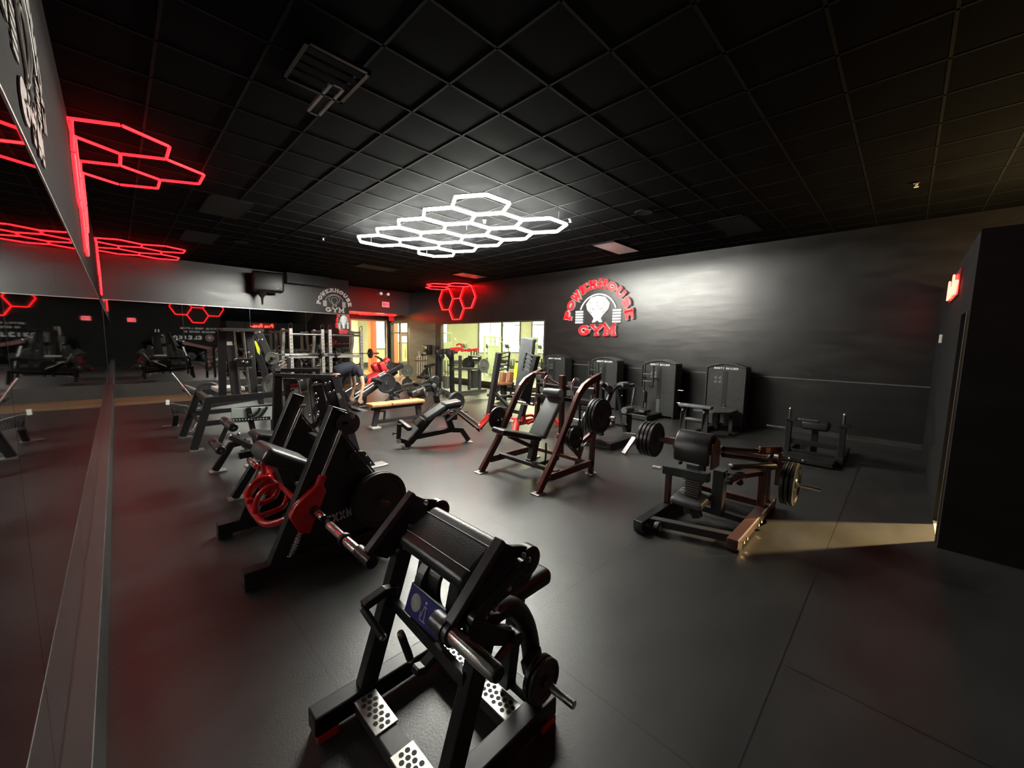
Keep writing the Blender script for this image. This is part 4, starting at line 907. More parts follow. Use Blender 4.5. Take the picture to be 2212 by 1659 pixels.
t.p('lever_horn', MB().tube(ef(587, 774, 7.52), ef(587, 774, 7.52)+V(0, -.18, 0), .025, 14), CHROME)
bolts(t, [ef(552, 719, 7.46), ef(559, 718, 7.46), ef(557, 735, 7.46), ef(565, 734, 7.46)], (0, -1, 0), .02)
t.p('seat_slab', MB().bb(1.1, 1.5, 7.9, 8.4, .84, .90), WHITEP, bev=.01)
iron_plate(ef(587, 774, 7.44), (0, 1, 0), .105, .03, 'small grey plate on the lever of the tall tower press', m=IRONG)
iron_plate(ef(597, 832, 7.62), (0, 1, 0), .225, .04, 'large grey plate low on the lever of the tall tower press', m=IRONG)
t.p('plate_horn', MB().tube(ef(597, 832, 7.62)+V(0, -.06, 0), ef(597, 832, 7.62)+V(0, .25, 0), .02, 12), BLACK)
# rail-mounted acrylic deck behind the tower press
t = T('footplate_sled', 'black sled frame with pale deck panel and punched rail, behind the tower press rails', 'gym machine', (2.0, 6.9, 0))
dk = lambda x, y: FY(x, y, 6.9)
t.p('deck_panel', MB().prism([dk(500, 882), dk(588, 878), dk(588, 906), dk(500, 914)], (0, .03, 0)), ACRYL)
for a_, b_ in (((535, 897), (560, 880)), ((538, 902), (575, 878))):
    t.p('curved_tube', MB().path([dk(a_[0], a_[1])-V(0, .05, 0), dk((a_[0]+b_[0])/2+3, a_[1]-3)-V(0, .05, 0), dk(*b_)-V(0, .05, 0)], .022, 10), BLACK)
t.p('punched_rail', MB().beam(dk(500, 906)-V(0, .05, 0), dk(582, 902)-V(0, .05, 0), .03, .05), BLACK, bev=.003)
hm = MB()
for k in range(12): hm.lathe(dk(503+k*6.4, 905.8-k*.3)-V(0, .066, 0), (0, -1, 0), [(.010, 0), (.010, .002)], 8)
t.p('rail_hole', hm, PRINT)
t.p('sled_leg', MB().beam(dk(535, 880), V(dk(535, 880).x+.1, 6.9, .02), .07, .07).beam(dk(590, 905), V(dk(590, 905).x, 6.9, .02), .06, .06), BLACK, bev=.004)

# ---- F: slatted footplate machine at the far left, near the mirror
t = T('leg_press_sled', 'dark leg press with a ridged silver foot platform, farthest left near the mirror', 'gym machine', (1.0, 9.7, 0))
ff = lambda x, y, Y=9.6: FY(x, y, Y)
pl_ = t.p('foot_platform', MB().prism([ff(366, 871, 9.4), ff(372, 892, 9.4), ff(440, 895, 9.4), ff(440, 878, 9.4)], (0, .05, 0)), GREYC)
rb = MB()
for k in range(14): rb.beam(ff(374+k*4.6, 880+k*.3, 9.34), ff(380+k*4.6, 892+k*.2, 9.34), .02, .018)
t.p('platform_rib', rb, CHROME, parent=pl_)
t.p('platform_rim', MB().beam(ff(370, 872, 9.33), ff(440, 884, 9.33), .03, .03), CHROME, bev=.004)
t.p('platform_post', MB().beam(ff(362, 864, 9.5), ff(362, 874, 9.5), .06, .05), WHITEP)
t.p('leg', MB().beam(ff(380, 895, 9.6), V(.70, 9.9, .02), .08, .08), BLACK, bev=.005)
t.p('foot_plate', MB().bb(.52, .76, 9.85, 10.0, 0, .014), STEEL, bev=.003)
t.p('main_beam', MB().beam(V(.72, 9.9, .3), V(2.2, 9.9, .45), .09, .1).beam(V(2.15, 9.9, .42), V(2.2, 9.9, .02), .09, .09), BLACK, bev=.005)
t.p('guide_rod', MB().tube(ff(371, 806, 9.9), ff(411, 855, 9.9), .02, 10), CHROME)
t.p('guide_rod', MB().tube(ff(440, 899, 8.9), ff(414, 929, 8.9), .014, 10).tube(ff(409, 922, 8.9), ff(420, 932, 8.9), .012, 8).tube(ff(418, 923, 8.9), ff(410, 932, 8.9), .012, 8), CHROME)
t.p('back_rest', MB().box((1.1, 10.2, .6), (.5, .5, .12), Matrix.Rotation(.5, 3, 'Y')), VINYL, bev=.03, seg=3)
t.p('back_post', MB().beam(V(1.1, 10.2, .6), V(1.2, 9.95, .35), .08, .08), BLACK)
iron_plate(ff(451, 848, 10.1), (0, 1, 0), .225, .04, 'black plate with chrome centre on the far left leg press')
t.p('plate_horn', MB().tube(ff(451, 848, 10.1)+V(0, -.1, 0), ff(451, 848, 10.1)+V(0, .2, 0), .024, 12), CHROME)

# ---- Q: brown-framed converging bench press in the middle of the floor
t = T('bench_press_machine', 'brown-red framed seated press with black bench, standing in the middle of the floor', 'gym machine', (3.95, 3.4, 0))
QL, QR = 3.90, 2.88
for Y in (QL, QR):
    t.p('front_frame', MB().bpath([V(3.36, Y, .015), V(3.66, Y, .40), V(4.03, Y, 1.01), V(4.10, Y, 1.11), V(4.20, Y, 1.20), V(4.34, Y, 1.26), V(4.56, Y, 1.32)], .055, .085), MAROON, bev=.006)
    t.p('rear_post', MB().beam(V(4.50, Y, 1.27), V(4.44, Y, .015), .05, .075, up=(1, 0, 0)), MAROON, bev=.006)
    t.p('side_rail', MB().beam(V(3.52, Y, .15), V(4.46, Y, .15), .05, .085), MAROON, bev=.006)
    for X in (3.36, 4.44): t.p('foot_plate', MB().bb(X-.07, X+.07, Y-.06, Y+.06, 0, .014), STEEL, bev=.003)
t.p('cross_rail', MB().beam(V(3.72, QR, .18), V(3.72, QL, .18), .07, .05), SILVER if False else GREYC, bev=.005)
t.p('cross_rail', MB().beam(V(4.40, QR, .16), V(4.40, QL, .16), .07, .05), MAROON, bev=.005)
t.p('cross_rail', MB().beam(V(4.25, 3.3, .16), V(3.72, 3.3, .16), .05, .05), GREYC, bev=.005)
t.p('gusset_plate', MB().prism([V(4.36, QL, 1.22), V(4.18, QL, 1.12), V(4.08, QL, .95), V(4.30, QL, .82)], (0, .02, 0)), GREYC, bev=.003)
bp_ = t.p('back_pad', MB().beam(V(3.88, 3.38, .50), V(4.27, 3.38, 1.02), .29, .075, up=(-1, 0, .8)), VINYLG, bev=.03, seg=4)
t.p('seat_pad', MB().beam(V(3.25, 3.48, .66), V(3.86, 3.38, .50), .27, .07), VINYL, bev=.028, seg=4)
t.p('head_roll', MB().capsule(V(4.20, 3.53, 1.07), V(4.20, 3.24, 1.07), .062), VINYLG)
t.p('seat_post', MB().beam(V(3.86, 3.38, .47), V(3.78, 3.38, .20), .08, .10, up=(1, 0, 0)).beam(V(3.78, 3.38, .21), V(3.72, 3.38, .20), .08, .05), GREYC, bev=.006)
t.p('seat_strut', MB().beam(V(3.40, 3.42, .58), V(3.90, 3.40, .33), .05, .05), MAROON, bev=.005)
t.p('back_post', MB().beam(V(3.92, 3.38, .46), V(4.40, 3.38, 1.05), .06, .05, up=(-1, 0, .8)).beam(V(4.40, 3.38, 1.05), V(4.42, 3.38, .18), .06, .06), MAROON, bev=.005)
t.p('top_beam', MB().beam(V(4.46, QR, 1.12), V(4.46, QL, 1.12), .06, .06).beam(V(4.46, QR, .96), V(4.46, QL, .96), .06, .05), GREYC, bev=.005)
t.p('top_beam', MB().path([V(4.34, QL, 1.30), V(4.44, 3.75, 1.26), V(4.50, 3.45, 1.14), V(4.52, 3.0, 1.14), V(4.50, QR, 1.16)], .016, 10), MAROON)
t.p('centre_mast', MB().beam(V(4.40, 3.38, 1.0), V(4.40, 3.38, 1.30), .07, .09), MAROON, bev=.006)
for Y in (3.62, 3.14):
    hp = t.p('press_handle', MB().path([V(4.38, Y-.05, 1.26), V(4.26, Y-.07, 1.28), V(4.20, Y-.07, 1.18), V(4.22, Y-.06, 1.04), V(4.34, Y, 1.02)], .014, 10), CHROME)
    t.p('handle_label', MB().beam(V(4.24, Y-.02, 1.24), V(4.24, Y-.02, 1.17), .10, .012).beam(V(4.24, Y-.02, 1.12), V(4.24, Y-.02, 1.05), .11, .012), PRINTG, parent=hp)
t.p('machine_sign', MB().beam(V(4.40, QL-.05, 1.24), V(4.40, 3.68, 1.24), .05, .16), MAROON, bev=.006)
t.p('machine_sign', MB().prism([V(4.36, 3.84, 1.28), V(4.36, 3.74, 1.28), V(4.36, 3.74, 1.20), V(4.36, 3.84, 1.20)], (.012, 0, 0)), PRINTG)
t.p('lever_arm', MB().bpath([V(4.44, QR-.06, 1.02), V(4.40, QR-.10, .85), V(4.28, QR-.10, .60), V(4.12, QR-.06, .50)], .04, .06), MAROON, bev=.005)
t.p('lever_arm', MB().bpath([V(3.90, 3.05, .58), V(4.15, 3.05, .42), V(4.40, 3.05, .22), V(4.46, 3.05, .34)], .04, .06), MAROON, bev=.005)
t.p('linkage_rod', MB().beam(V(4.44, 3.1, .95), V(4.40, 3.05, .26), .022, .022), BLACK)
t.p('linkage_block', MB().box((4.42, 3.05, .12), (.10, .10, .10)), BLACK, bev=.006)
t.p('weight_horn', MB().tube(V(4.38, QR, .82), V(4.38, 2.52, .82), .024, 16), CHROME)
t.p('weight_horn', MB().tube(V(4.38, QL, .82), V(4.38, 4.22, .82), .024, 16), CHROME)
t.p('storage_horn', MB().tube(V(3.93, 3.0, .60), V(3.93, QR-.17, .60), .017, 14), CHROME)
t.p('storage_horn', MB().tube(V(3.73, QL+.0, .68), V(3.73, QL+.2, .68), .02, 14), CHROME)
bolts(t, [V(3.52, QR-.035, .18), V(3.52, QR-.035, .13), V(4.45, QR-.03, .18), V(3.66, QR-.03, .42), V(4.5, QR-.03, 1.24)], (0, -1, 0), .014)
t.p('cable_strap', MB().path([V(3.86, 3.2, .46), V(3.84, 3.18, .3), V(3.80, 3.17, .05)], .012, 8), BLACK)
for i in range(3): iron_plate((4.38, QR-.075-.046*i, .82), (0, 1, 0), .225, .044, ['inner', 'middle', 'outermost'][i]+' of the three large black plates hung on the right side of the brown-framed press')
for i in range(2): iron_plate((3.93, QR-.06-.036*i, .60), (0, 1, 0), .145, .034, ['inner', 'outer'][i]+' of the two medium plates low on the near side of the brown-framed press')
iron_plate((3.73, QL+.08, .68), (0, 1, 0), .165, .04, 'black plate on the left side post of the brown-framed press')

# ---- R: black machine with rollers and rear plate stack behind Q
t = T('row_machine', 'dark machine with roller pads on bent arms behind the brown-framed press', 'gym machine', (6.4, 3.8, 0))
t.p('base_rail', MB().beam(V(5.65, 3.35, .07), V(7.5, 3.35, .07), .09, .09).beam(V(5.65, 4.35, .07), V(7.5, 4.35, .07), .09, .09), BLACK, bev=.006)
t.p('base_rail', MB().beam(V(5.75, 3.35, .07), V(5.75, 4.35, .07), .09, .09), BLACK, bev=.006)
for X, Y in ((5.62, 3.80), (5.66, 3.06)):
    t.p('chrome_foot', MB().beam(V(X-.02, Y, .01), V(X+.16, Y-.08, .26), .09, .03), STEEL, bev=.003)
t.p('upright', MB().beam(V(6.3, 3.9, .05), V(6.25, 3.9, 1.02), .08, .09, up=(1, 0, 0)), BLACK, bev=.006)
t.p('upright', MB().beam(V(7.1, 3.85, .05), V(6.7, 3.85, 1.0), .07, .08, up=(1, 0, 0)), BLACK, bev=.006)
r_ = lambda x, y, Y=3.75: FY(x, y, Y)
t.p('bent_arm', MB().path([r_(1297, 828), r_(1312, 838), r_(1318, 850), r_(1313, 865), r_(1308, 880)], .045, 12), BLACK)
t.p('bent_arm', MB().path([r_(1318, 855), r_(1328, 840), r_(1340, 834), r_(1360, 833), r_(1368, 832)], .028, 12), BLACK)
for a_, b_ in (((1340, 833), (1354, 832)), ((1348, 887), (1364, 885)), ((1307, 834), (1318, 841))):
    t.p('roller_pad', MB().capsule(r_(*a_), r_(*b_), .07), VINYLG)
for a_, b_ in (((1354, 832), (1368, 831)), ((1364, 886), (1377, 886)), ((1296, 828), (1308, 835))):
    t.p('roller_axle', MB().tube(r_(*a_), r_(*b_), .022, 12), CHROME)
t.p('support_arm', MB().beam(r_(1371, 838), r_(1367, 862), .04, .04).beam(r_(1367, 860), r_(1363, 884), .022, .022), GREYC, bev=.004)
t.p('lower_column', MB().beam(r_(1356, 895), V(r_(1356, 895).x, 3.75, .03), .12, .16), BLACK, bev=.02)
t.p('cross_rail', MB().beam(r_(1318, 915), r_(1350, 921), .05, .05), STEEL, bev=.004)
t.p('chain_guard', MB().box(r_(1353, 905), (.16, .10, .16)), SHROUD, bev=.01)
t.p('plate_axle', MB().tube((5.62, 3.35, .42), (5.62, 4.05, .42), .024, 12), CHROME)
t.p('axle_post', MB().beam((5.70, 3.98, .42), (5.75, 3.98, .07), .06, .06), MAROON, bev=.005)
for i in range(3): iron_plate((5.62, 3.62+.05*i, .42), (0, 1, 0), .225, .046, ['nearest', 'middle', 'farthest'][i]+' of three big plates behind the rear post of the brown-framed press')

# ---- O: tall leaning uprights on a red base
t = T('climber_machine', 'tall machine with two leaning grey uprights and rungs on a bright red base', 'gym machine', (5.5, 5.6, 0))
OX = 5.35
o_f = lambda x, y, X=OX: FX(x, y, X)
b0 = o_f(1060, 905); b1 = o_f(1128, 908)
def seg(a, b, w_, h_, up=(1, 0, 0)): return MB().beam(a, b, w_, h_, up=up)
t.p('upright', seg(o_f(1056, 900), o_f(1078, 762), .09, .11), GREYC, bev=.008)
t.p('upright', seg(o_f(1123, 912), o_f(1160, 768), .09, .11), GREYC, bev=.008)
t.p('tall_pad', MB().beam(FX(1126, 862, 5.75), FX(1142, 730, 5.75), .10, .34, up=(0, 1, 0)), VINYLG, bev=.02, seg=3)
t.p('pad_mast', seg(FX(1131, 870, 5.85), FX(1148, 740, 5.85), .07, .08), BLACK, bev=.005)
t.p('pad_mast', seg(FX(1130, 905, 5.85), FX(1131, 870, 5.85), .07, .08), BLACK, bev=.005)
t.p('ladder_rail', seg(FX(1096, 802, 5.7), FX(1101, 761, 5.7), .03, .03), GREYC)
t.p('ladder_rail', seg(FX(1129, 800, 5.55), FX(1137, 762, 5.55), .03, .03), GREYC)
for k in range(5):
    t.p('rung', MB().tube(o_f(1079-k*1.8, 766+k*9), FX(1100-k*.9, 760+k*9, 5.7), .013, 8), GREYC)
    t.p('rung', MB().tube(o_f(1159-k*1.9, 772+k*8.5), FX(1137-k*1.6, 761+k*9, 5.55), .013, 8), GREYC)
t.p('diagonal_strut', MB().beam(o_f(1070, 850), o_f(1106, 885), .06, .07), BLACK, bev=.005)
t.p('cross_tie', MB().beam(o_f(1064, 878), o_f(1128, 892), .06, .07), BLACK, bev=.005)
t.p('base_beam', MB().bpath([V(5.05, 5.95, .02), V(5.22, 5.82, .26), V(5.32, 5.55, .27), V(5.33, 5.15, .24), V(5.10, 5.0, .02)], .11, .10, lat=(1, .3, 0)), REDM, bev=.01)
t.p('base_beam', MB().beam(V(5.33, 5.2, .20), V(6.5, 5.2, .20), .10, .10).beam(V(6.45, 5.2, .2), V(6.5, 5.0, .02), .09, .08), REDM, bev=.01)
t.p('base_beam', MB().beam(V(5.30, 5.75, .22), V(6.2, 6.2, .18), .08, .09).beam(V(6.2, 6.2, .2), V(6.3, 6.3, .02), .08, .08), REDM, bev=.01)
t.p('red_tube', MB().path([o_f(1130, 900, ), FX(1148, 897, 5.6), FX(1156, 905, 5.7), FX(1140, 915, 5.5)], .025, 10), REDM)
for x_, y_ in ((1056, 895), (1067, 893), (1120, 907), (1130, 905)):
    q_ = o_f(x_, y_); t.p('clamp_block', MB().box(q_, (.10, .06, .10)), REDM, bev=.01)
bolts(t, [o_f(1052, 897)+V(-.06, 0, 0), o_f(1060, 900)+V(-.06, 0, 0), o_f(1115, 908)+V(-.06, 0, 0), o_f(1127, 908)+V(-.06, 0, 0)], (-1, 0, 0), .022)
t.p('base_label', MB().box(V(5.265, 5.25, .25), (.01, .12, .05)), PRINT)

# ---- weight stack machines along the right wall
def stack_machine(yc, X, label, wdt=.72, slot=.08, txt=True):
    t = T('weight_stack_machine', label, 'gym machine', (X+.2, yc, 0)); Hh = 1.36
    t.p('shroud', MB().prism([V(X+.02, yc-wdt/2, .05), V(X+.02, yc+wdt/2, .05), V(X+.02, yc+wdt/2, Hh-.06), V(X+.02, yc+wdt*.25, Hh-.01), V(X+.02, yc, Hh), V(X+.02, yc-wdt*.25, Hh-.01), V(X+.02, yc-wdt/2, Hh-.06)], (.05, 0, 0)), SHROUD, bev=.008)
    t.p('side_frame', MB().bb(X-.03, X+.34, yc-wdt/2-.04, yc-wdt/2, .0, Hh-.06), SHROUD, bev=.015)
    t.p('side_frame', MB().bb(X-.03, X+.34, yc+wdt/2, yc+wdt/2+.04, .0, Hh-.06), SHROUD, bev=.015)
    t.p('top_arch', MB().bpath([V(X+.15, yc-wdt/2-.02, Hh-.06), V(X+.15, yc-wdt*.25, Hh), V(X+.15, yc, Hh+.025), V(X+.15, yc+wdt*.25, Hh), V(X+.15, yc+wdt/2+.02, Hh-.06)], .37, .04, lat=(1, 0, 0), curve=True), SHROUD, bev=.005)
    t.p('rear_cover', MB().bb(X+.26, X+.32, yc-wdt/2, yc+wdt/2, .05, Hh-.06), SHROUD)
    t.p('stack_slot', MB().bb(X-.012, X-.004, yc-.045, yc+.045, .45, Hh-.14), HOLE)
    t.p('weight_stack', MB().bb(X-.010, X-.002, yc-.04, yc+.04, .08, .45), IRONG)
    if txt:
        wd = MB(); word(wd, 'BOOTY', (X-.008, yc+.24, Hh-.105), (0, -1, 0), (0, 0, 1), .037, .050, .012, .004, .15); word(wd, 'BUILDER', (X-.008, yc-.0, Hh-.105), (0, -1, 0), (0, 0, 1), .030, .050, .011, .004, .15); t.p('brand_lettering', wd, PRINT)
    ic = MB()
    for a, b in ((.22, 1.06), (.13, 1.06), (.22, .97), (.13, .97)): ic.beam(V(X-.008, yc+a, b), V(X-.008, yc+a-.04, b+.05), .004, .012).beam(V(X-.008, yc+a-.05, b), V(X-.008, yc+a-.04, b+.05), .004, .008).beam(V(X-.008, yc+a, b), V(X-.008, yc+a-.05, b-.005), .004, .01)
    t.p('pictograms', ic, PRINTG)
    t.p('selector_pin', MB().tube(V(X-.012, yc-.02, .5), V(X-.06, yc-.02, .5), .014, 10), CHROME)
    for z_ in (.42, .62, .82): t.p('shroud_seam', MB().bb(X-.008, X-.004, yc-wdt/2+.02, yc-.06, z_, z_+.004), HOLE)
    return t
s4 = stack_machine(2.70, 9.22, 'weight stack machine nearest the camera on the right wall, with a grey deck in front')
s3 = stack_machine(4.16, 9.22, 'weight stack machine second from the right along the wall, with two tall handles')
s2 = stack_machine(5.74, 9.30, 'weight stack machine third from the right along the wall, below the red sign')
s1 = stack_machine(7.54, 9.40, 'weight stack machine beside the big window, farthest along the right wall')
for s_, yc, X in ((s3, 4.16, 9.22), (s2, 5.74, 9.30), (s1, 7.54, 9.40)):
    for yy in (yc+.34, yc+.06):
        s_.p('long_handle', MB().capsule(V(X-.22, yy, 1.26), V(X-.22, yy, .74), .026), RUBBER)
        s_.p('handle_bar', MB().tube(V(X-.2, yy, .95), V(X-.02, yy, .95), .012, 8), GREYC)
    s_.p('handle_bar', MB().tube(V(X-.22, yc+.34, 1.05), V(X-.22, yc+.06, 1.05), .010, 8).tube(V(X-.22, yc+.34, .88), V(X-.22, yc+.06, .88), .010, 8), GREYC)
    s_.p('pad_post', MB().beam(V(X-.28, yc+.18, .05), V(X-.28, yc+.18, .62), .05, .05), GREYC, bev=.005)
    s_.p('knee_pad', MB().capsule(V(X-.32, yc+.2, .40), V(X-.32, yc+.2, .66), .045), VINYL)
    s_.p('base_deck', MB().bb(X-.75, X, yc-.1, yc+.42, .02, .13), BLACK, bev=.01)
    s_.p('seat_pad', MB().bb(X-.72, X-.35, yc-.02, yc+.34, .16, .24), VINYL, bev=.03, seg=3)
for z_ in (.70, .40):
    s3.p('side_peg', MB().tube(V(9.3, 3.76, z_), V(9.3, 3.60, z_), .014, 10), CHROME)
    s2.p('side_peg', MB().tube(V(9.38, 5.34, z_), V(9.38, 5.20, z_), .014, 10), CHROME)
# deck and seat of the nearest stack machine
s4.p('deck_board', MB().prism([V(8.35, 3.02, .42), V(8.35, 2.62, .42), V(8.62, 2.38, .42), V(9.1, 2.38, .42), V(9.2, 2.5, .42), V(9.2, 3.0, .42)], (0, 0, .03)), GREYC, bev=.006)
s4.p('deck_post', MB().beam(V(8.8, 2.7, .40), V(8.8, 2.7, .02), .12, .12), BLACK, bev=.01)
s4.p('seat_pad', MB().beam(V(7.9, 3.12, .58), V(7.9, 2.50, .58), .16, .06), VINYLG, bev=.02, seg=3)
for yy in (3.03, 2.62):
    s4.p('seat_leg', MB().prism([V(7.94, yy-.05, .55), V(7.94, yy+.05, .55), V(7.9, yy+.035, .45), V(7.92, yy+.06, .40), V(7.96, yy+.07, .03), V(7.96, yy-.05, .03), V(7.92, yy-.05, .42)], (.05, 0, 0)), SHROUD, bev=.005)
s4.p('seat_tie', MB().capsule(V(7.94, 3.0, .30), V(7.94, 2.66, .30), .045), GREYC)
s4.p('rail', MB().beam(V(7.9, 2.83, .06), V(9.2, 2.75, .06), .10, .08), BLACK, bev=.006)
s4.p('side_strut', MB().beam(V(8.8, 2.42, .30), V(8.4, 2.30, .02), .06, .10), SHROUD, bev=.006)
bolts(s4, [V(7.87, 3.08-.14*k, .54) for k in range(4)], (-1, 0, 0), .016)

# ---- U: belly-pad pendulum machine at right
t = T('glute_machine', 'brown-red kneeling machine with a broad curved black pad and stacked plates, right of centre', 'gym machine', (4.1, 1.3, 0))
t.p('base_beam', MB().bb(3.33, 4.90, 1.58, 1.67, .03, .12), MAROON if False else BLACK, bev=.006)
t.p('base_beam', MB().bb(3.60, 5.0, .86, .95, .03, .12), MAROON, bev=.006)
t.p('base_edge', MB().bb(3.60, 4.28, .856, .864, .11, .122).bb(4.38, 4.9, .856, .864, .11, .122), SILVER)
for X, Y in ((3.40, 1.62), (4.82, 1.62), (3.68, .905), (4.9, .905)): t.p('rubber_foot', MB().bb(X-.05, X+.05, Y-.05, Y+.05, 0, .031), RUBBER, bev=.003)
t.p('cross_beam', MB().beam(V(3.50, 1.62, .08), V(3.74, .90, .08), .08, .07), GREYC, bev=.006)
t.p('cross_beam', MB().beam(V(4.80, 1.6, .08), V(4.80, .9, .08), .08, .07), MAROON, bev=.006)
t.p('cross_beam', MB().beam(V(4.2, 1.6, .08), V(4.2, .9, .08), .06, .06), BLACK, bev=.006)
t.p('foot_pedal', MB().lathe((3.47, 1.52, .06), (0, -1, 0), [(.045, 0), (.05, .01), (.05, .04), (.04, .05)], 16), RUBBER)
t.p('seat_pad', MB().box((3.92, 1.37, .255), (.34, .30, .07), Matrix.Rotation(math.radians(-6), 3, 'Y')), VINYLG, bev=.03, seg=4)
t.p('seat_post', MB().beam(V(3.92, 1.35, .22), V(3.92, 1.30, .08), .08, .08), BLACK, bev=.006)
cp = MB(); pts = []
for k in range(13):
    a = math.radians(-30+k*18.5); pts.append(V(3.94-.115*math.cos(a)*1.0, 1.37, .72+.175*math.sin(a)))
cp.bpath(pts, .33, .05, lat=(0, 1, 0)); t.p('belly_pad', cp, VINYL, bev=.018, seg=3)
t.p('pad_side_plate', MB().prism([V(3.84, 1.19, .60), V(3.85, 1.19, .84), V(3.94, 1.19, .90), V(4.04, 1.19, .84), V(4.05, 1.19, .60)], (0, .02, 0)), MAROON, bev=.004)
t.p('pad_column', MB().beam(V(3.95, 1.37, .60), V(3.95, 1.37, .10), .12, .13), GREYC, bev=.006)
for k in range(10): t.p('height_notch', MB().box(V(3.875, 1.37, .44-k*.024), (.012, .15, .008)), PRINTG)
t.p('front_post', MB().beam(V(3.95, 1.62, .10), V(3.90, 1.60, .48), .05, .06), MAROON, bev=.005)
t.p('front_bar', MB().beam(V(3.86, 1.64, .50), V(3.86, 1.20, .52), .07, .09), BLACK, bev=.008)
t.p('rest_post', MB().beam(V(4.1, 1.18, .10), V(4.1, 1.18, .55), .10, .12), GREYC, bev=.006)
t.p('rear_post', MB().beam(V(4.62, .92, .10), V(4.58, .92, .62), .07, .10, up=(1, 0, 0)), MAROON, bev=.006)
t.p('rear_post', MB().beam(V(4.8, .92, .10), V(4.72, .92, .55), .06, .08, up=(1, 0, 0)), MAROON, bev=.006)
t.p('rear_post', MB().beam(V(4.62, 1.60, .10), V(4.58, 1.60, .62), .07, .10, up=(1, 0, 0)), MAROON, bev=.006)
t.p('axle_bracket', MB().prism([V(4.53, .86, .63), V(4.53, .86, .52), V(4.70, .86, .50), V(4.72, .86, .60), V(4.66, .86, .63)], (0, .012, 0)), MAROON, bev=.003)
bolts(t, [V(4.60, .85, .57), V(4.65, .85, .565)], (0, -1, 0), .014)
t.p('main_axle', MB().beam(V(4.68, .80, .60), V(4.68, 2.0, .60), .07, .08), MAROON, bev=.006)
t.p('weight_arm', MB().beam(V(4.66, 2.0, .60), V(4.66, 2.52, .58), .035, .04), CHROME)
t.p('arm_strut', MB().beam(V(4.62, 1.85, .57), V(4.45, 1.7, .42), .04, .05), MAROON, bev=.004)
for a_, b_ in ((V(4.1, 1.10, .60), V(4.55, .82, .58)), (V(3.78, 1.02, .55), V(4.2, 1.02, .52))):
    t.p('arm_rest', MB().beam(a_, b_, .08, .06), VINYL, bev=.025, seg=3)
t.p('hand_lever', MB().path([V(4.02, 1.15, .78), V(4.2, 1.02, .76), V(4.38, .92, .74)], .024, 12), RUBBER)
t.p('hand_lever', MB().path([V(4.02, 1.15, .72), V(4.25, 1.0, .68), V(4.48, .88, .64), V(4.56, .86, .70)], .022, 12), RUBBER)
t.p('lever_head', MB().beam(V(4.38, .93, .745), V(4.62, .80, .73), .03, .075), MAROON, bev=.005)
t.p('lever_head', MB().beam(V(4.62, .80, .76), V(4.66, .80, .56), .03, .04, up=(1, 0, 0)), MAROON, bev=.005)
t.p('lever_label', MB().beam(V(4.435, .885, .745), V(4.485, .858, .745), .006, .05), mat('tan_label', (.62, .42, .22), .5, noise=.1, nscale=30))
t.p('lever_bolt', MB().tube(V(4.36, .93, .75), V(4.33, .94, .75), .022, 10).tube(V(4.60, .785, .72), V(4.60, .77, .72), .02, 10), BOLT)
t.p('side_grip', MB().tube(V(3.84, 1.66, .50), V(3.83, 1.74, .50), .018, 12), PRINT)
t.p('lower_arm', MB().path([V(4.05, 1.12, .52), V(4.10, 1.05, .50), V(4.0, .98, .50)], .03, 12), RUBBER)
t.p('cross_tube', MB().beam(V(4.05, 1.10, .50), V(4.58, .92, .48), .05, .045), MAROON, bev=.005)
t.p('weight_horn', MB().tube(V(4.68, .80, .40), V(4.68, .46, .40), .017, 14), CHROME)
t.p('horn_bracket', MB().beam(V(4.68, .80, .60), V(4.68, .80, .36), .06, .09), MAROON, bev=.006)
bolts(t, [V(3.5, 1.54, .07), V(3.92, 1.20, .07), V(3.72, .85, .07), V(3.82, .85, .07), V(4.2, .85, .07), V(4.3, .85, .07)], (-.3, -1, 0), .014)
for i in range(3): iron_plate((4.68, .745-.040*i, .40), (0, 1, 0), .215, .038, ['inner', 'middle', 'outermost'][i]+' of the three plates on the right side of the kneeling machine')
for i in range(4): iron_plate((4.66, 2.10+.048*i, .58), (0, 1, 0), .215, .046, ['first', 'second', 'third', 'fourth'][i]+' plate from the pad on the left arm of the kneeling machine')
iron_plate((4.40, 1.48, .37), (0, 1, 0), .15, .05, 'black plate hanging behind the broad curved pad of the kneeling machine')

# ---- W: low bench press with safety arms against the right wall
t = T('floor_press_rack', 'low black rack with two knobbed posts and long chrome horns, in the dark right corner', 'gym machine', (8.0, .9, 0))
for Y in (1.25, .57):
    t.p('post', MB().beam(V(7.72, Y, .03), V(7.70, Y, .60), .08, .09, up=(1, 0, 0)), BLACK, bev=.006)
    t.p('post_peg', MB().tube(V(7.70, Y, .60), V(7.70, Y, .75), .018, 12), GREYC)
    t.p('peg_cap', MB().lathe((7.70, Y, .75), (0, 0, 1), [(.02, 0), (.022, .012), (.012, .03)], 12), CHROME)
    t.p('post_collar', MB().bb(7.64, 7.76, Y-.08, Y+.06, .57, .61), BLACK, bev=.004)
    t.p('base_beam', MB().bb(7.5, 8.6, Y-.05, Y+.05, .02, .11), BLACK, bev=.006)
t.p('weight_horn', MB().tube(V(7.70, 1.30, .44), V(7.70, 1.56, .44), .015, 12), CHROME)
t.p('weight_horn', MB().tube(V(7.70, .50, .44), V(7.70, .22, .44), .015, 12), CHROME)
t.p('cross_rail', MB().beam(V(7.72, .57, .24), V(7.72, 1.25, .24), .06, .08).beam(V(7.72, .57, .07), V(7.72, 1.25, .07), .06, .08), BLACK, bev=.006)
t.p('lap_pad', MB().box((7.85, .92, .52), (.28, .36, .14)), VINYL, bev=.045, seg=4)
t.p('upper_bar', MB().capsule(V(7.74, 1.14, .60), V(7.74, .88, .60), .022), GREYC)
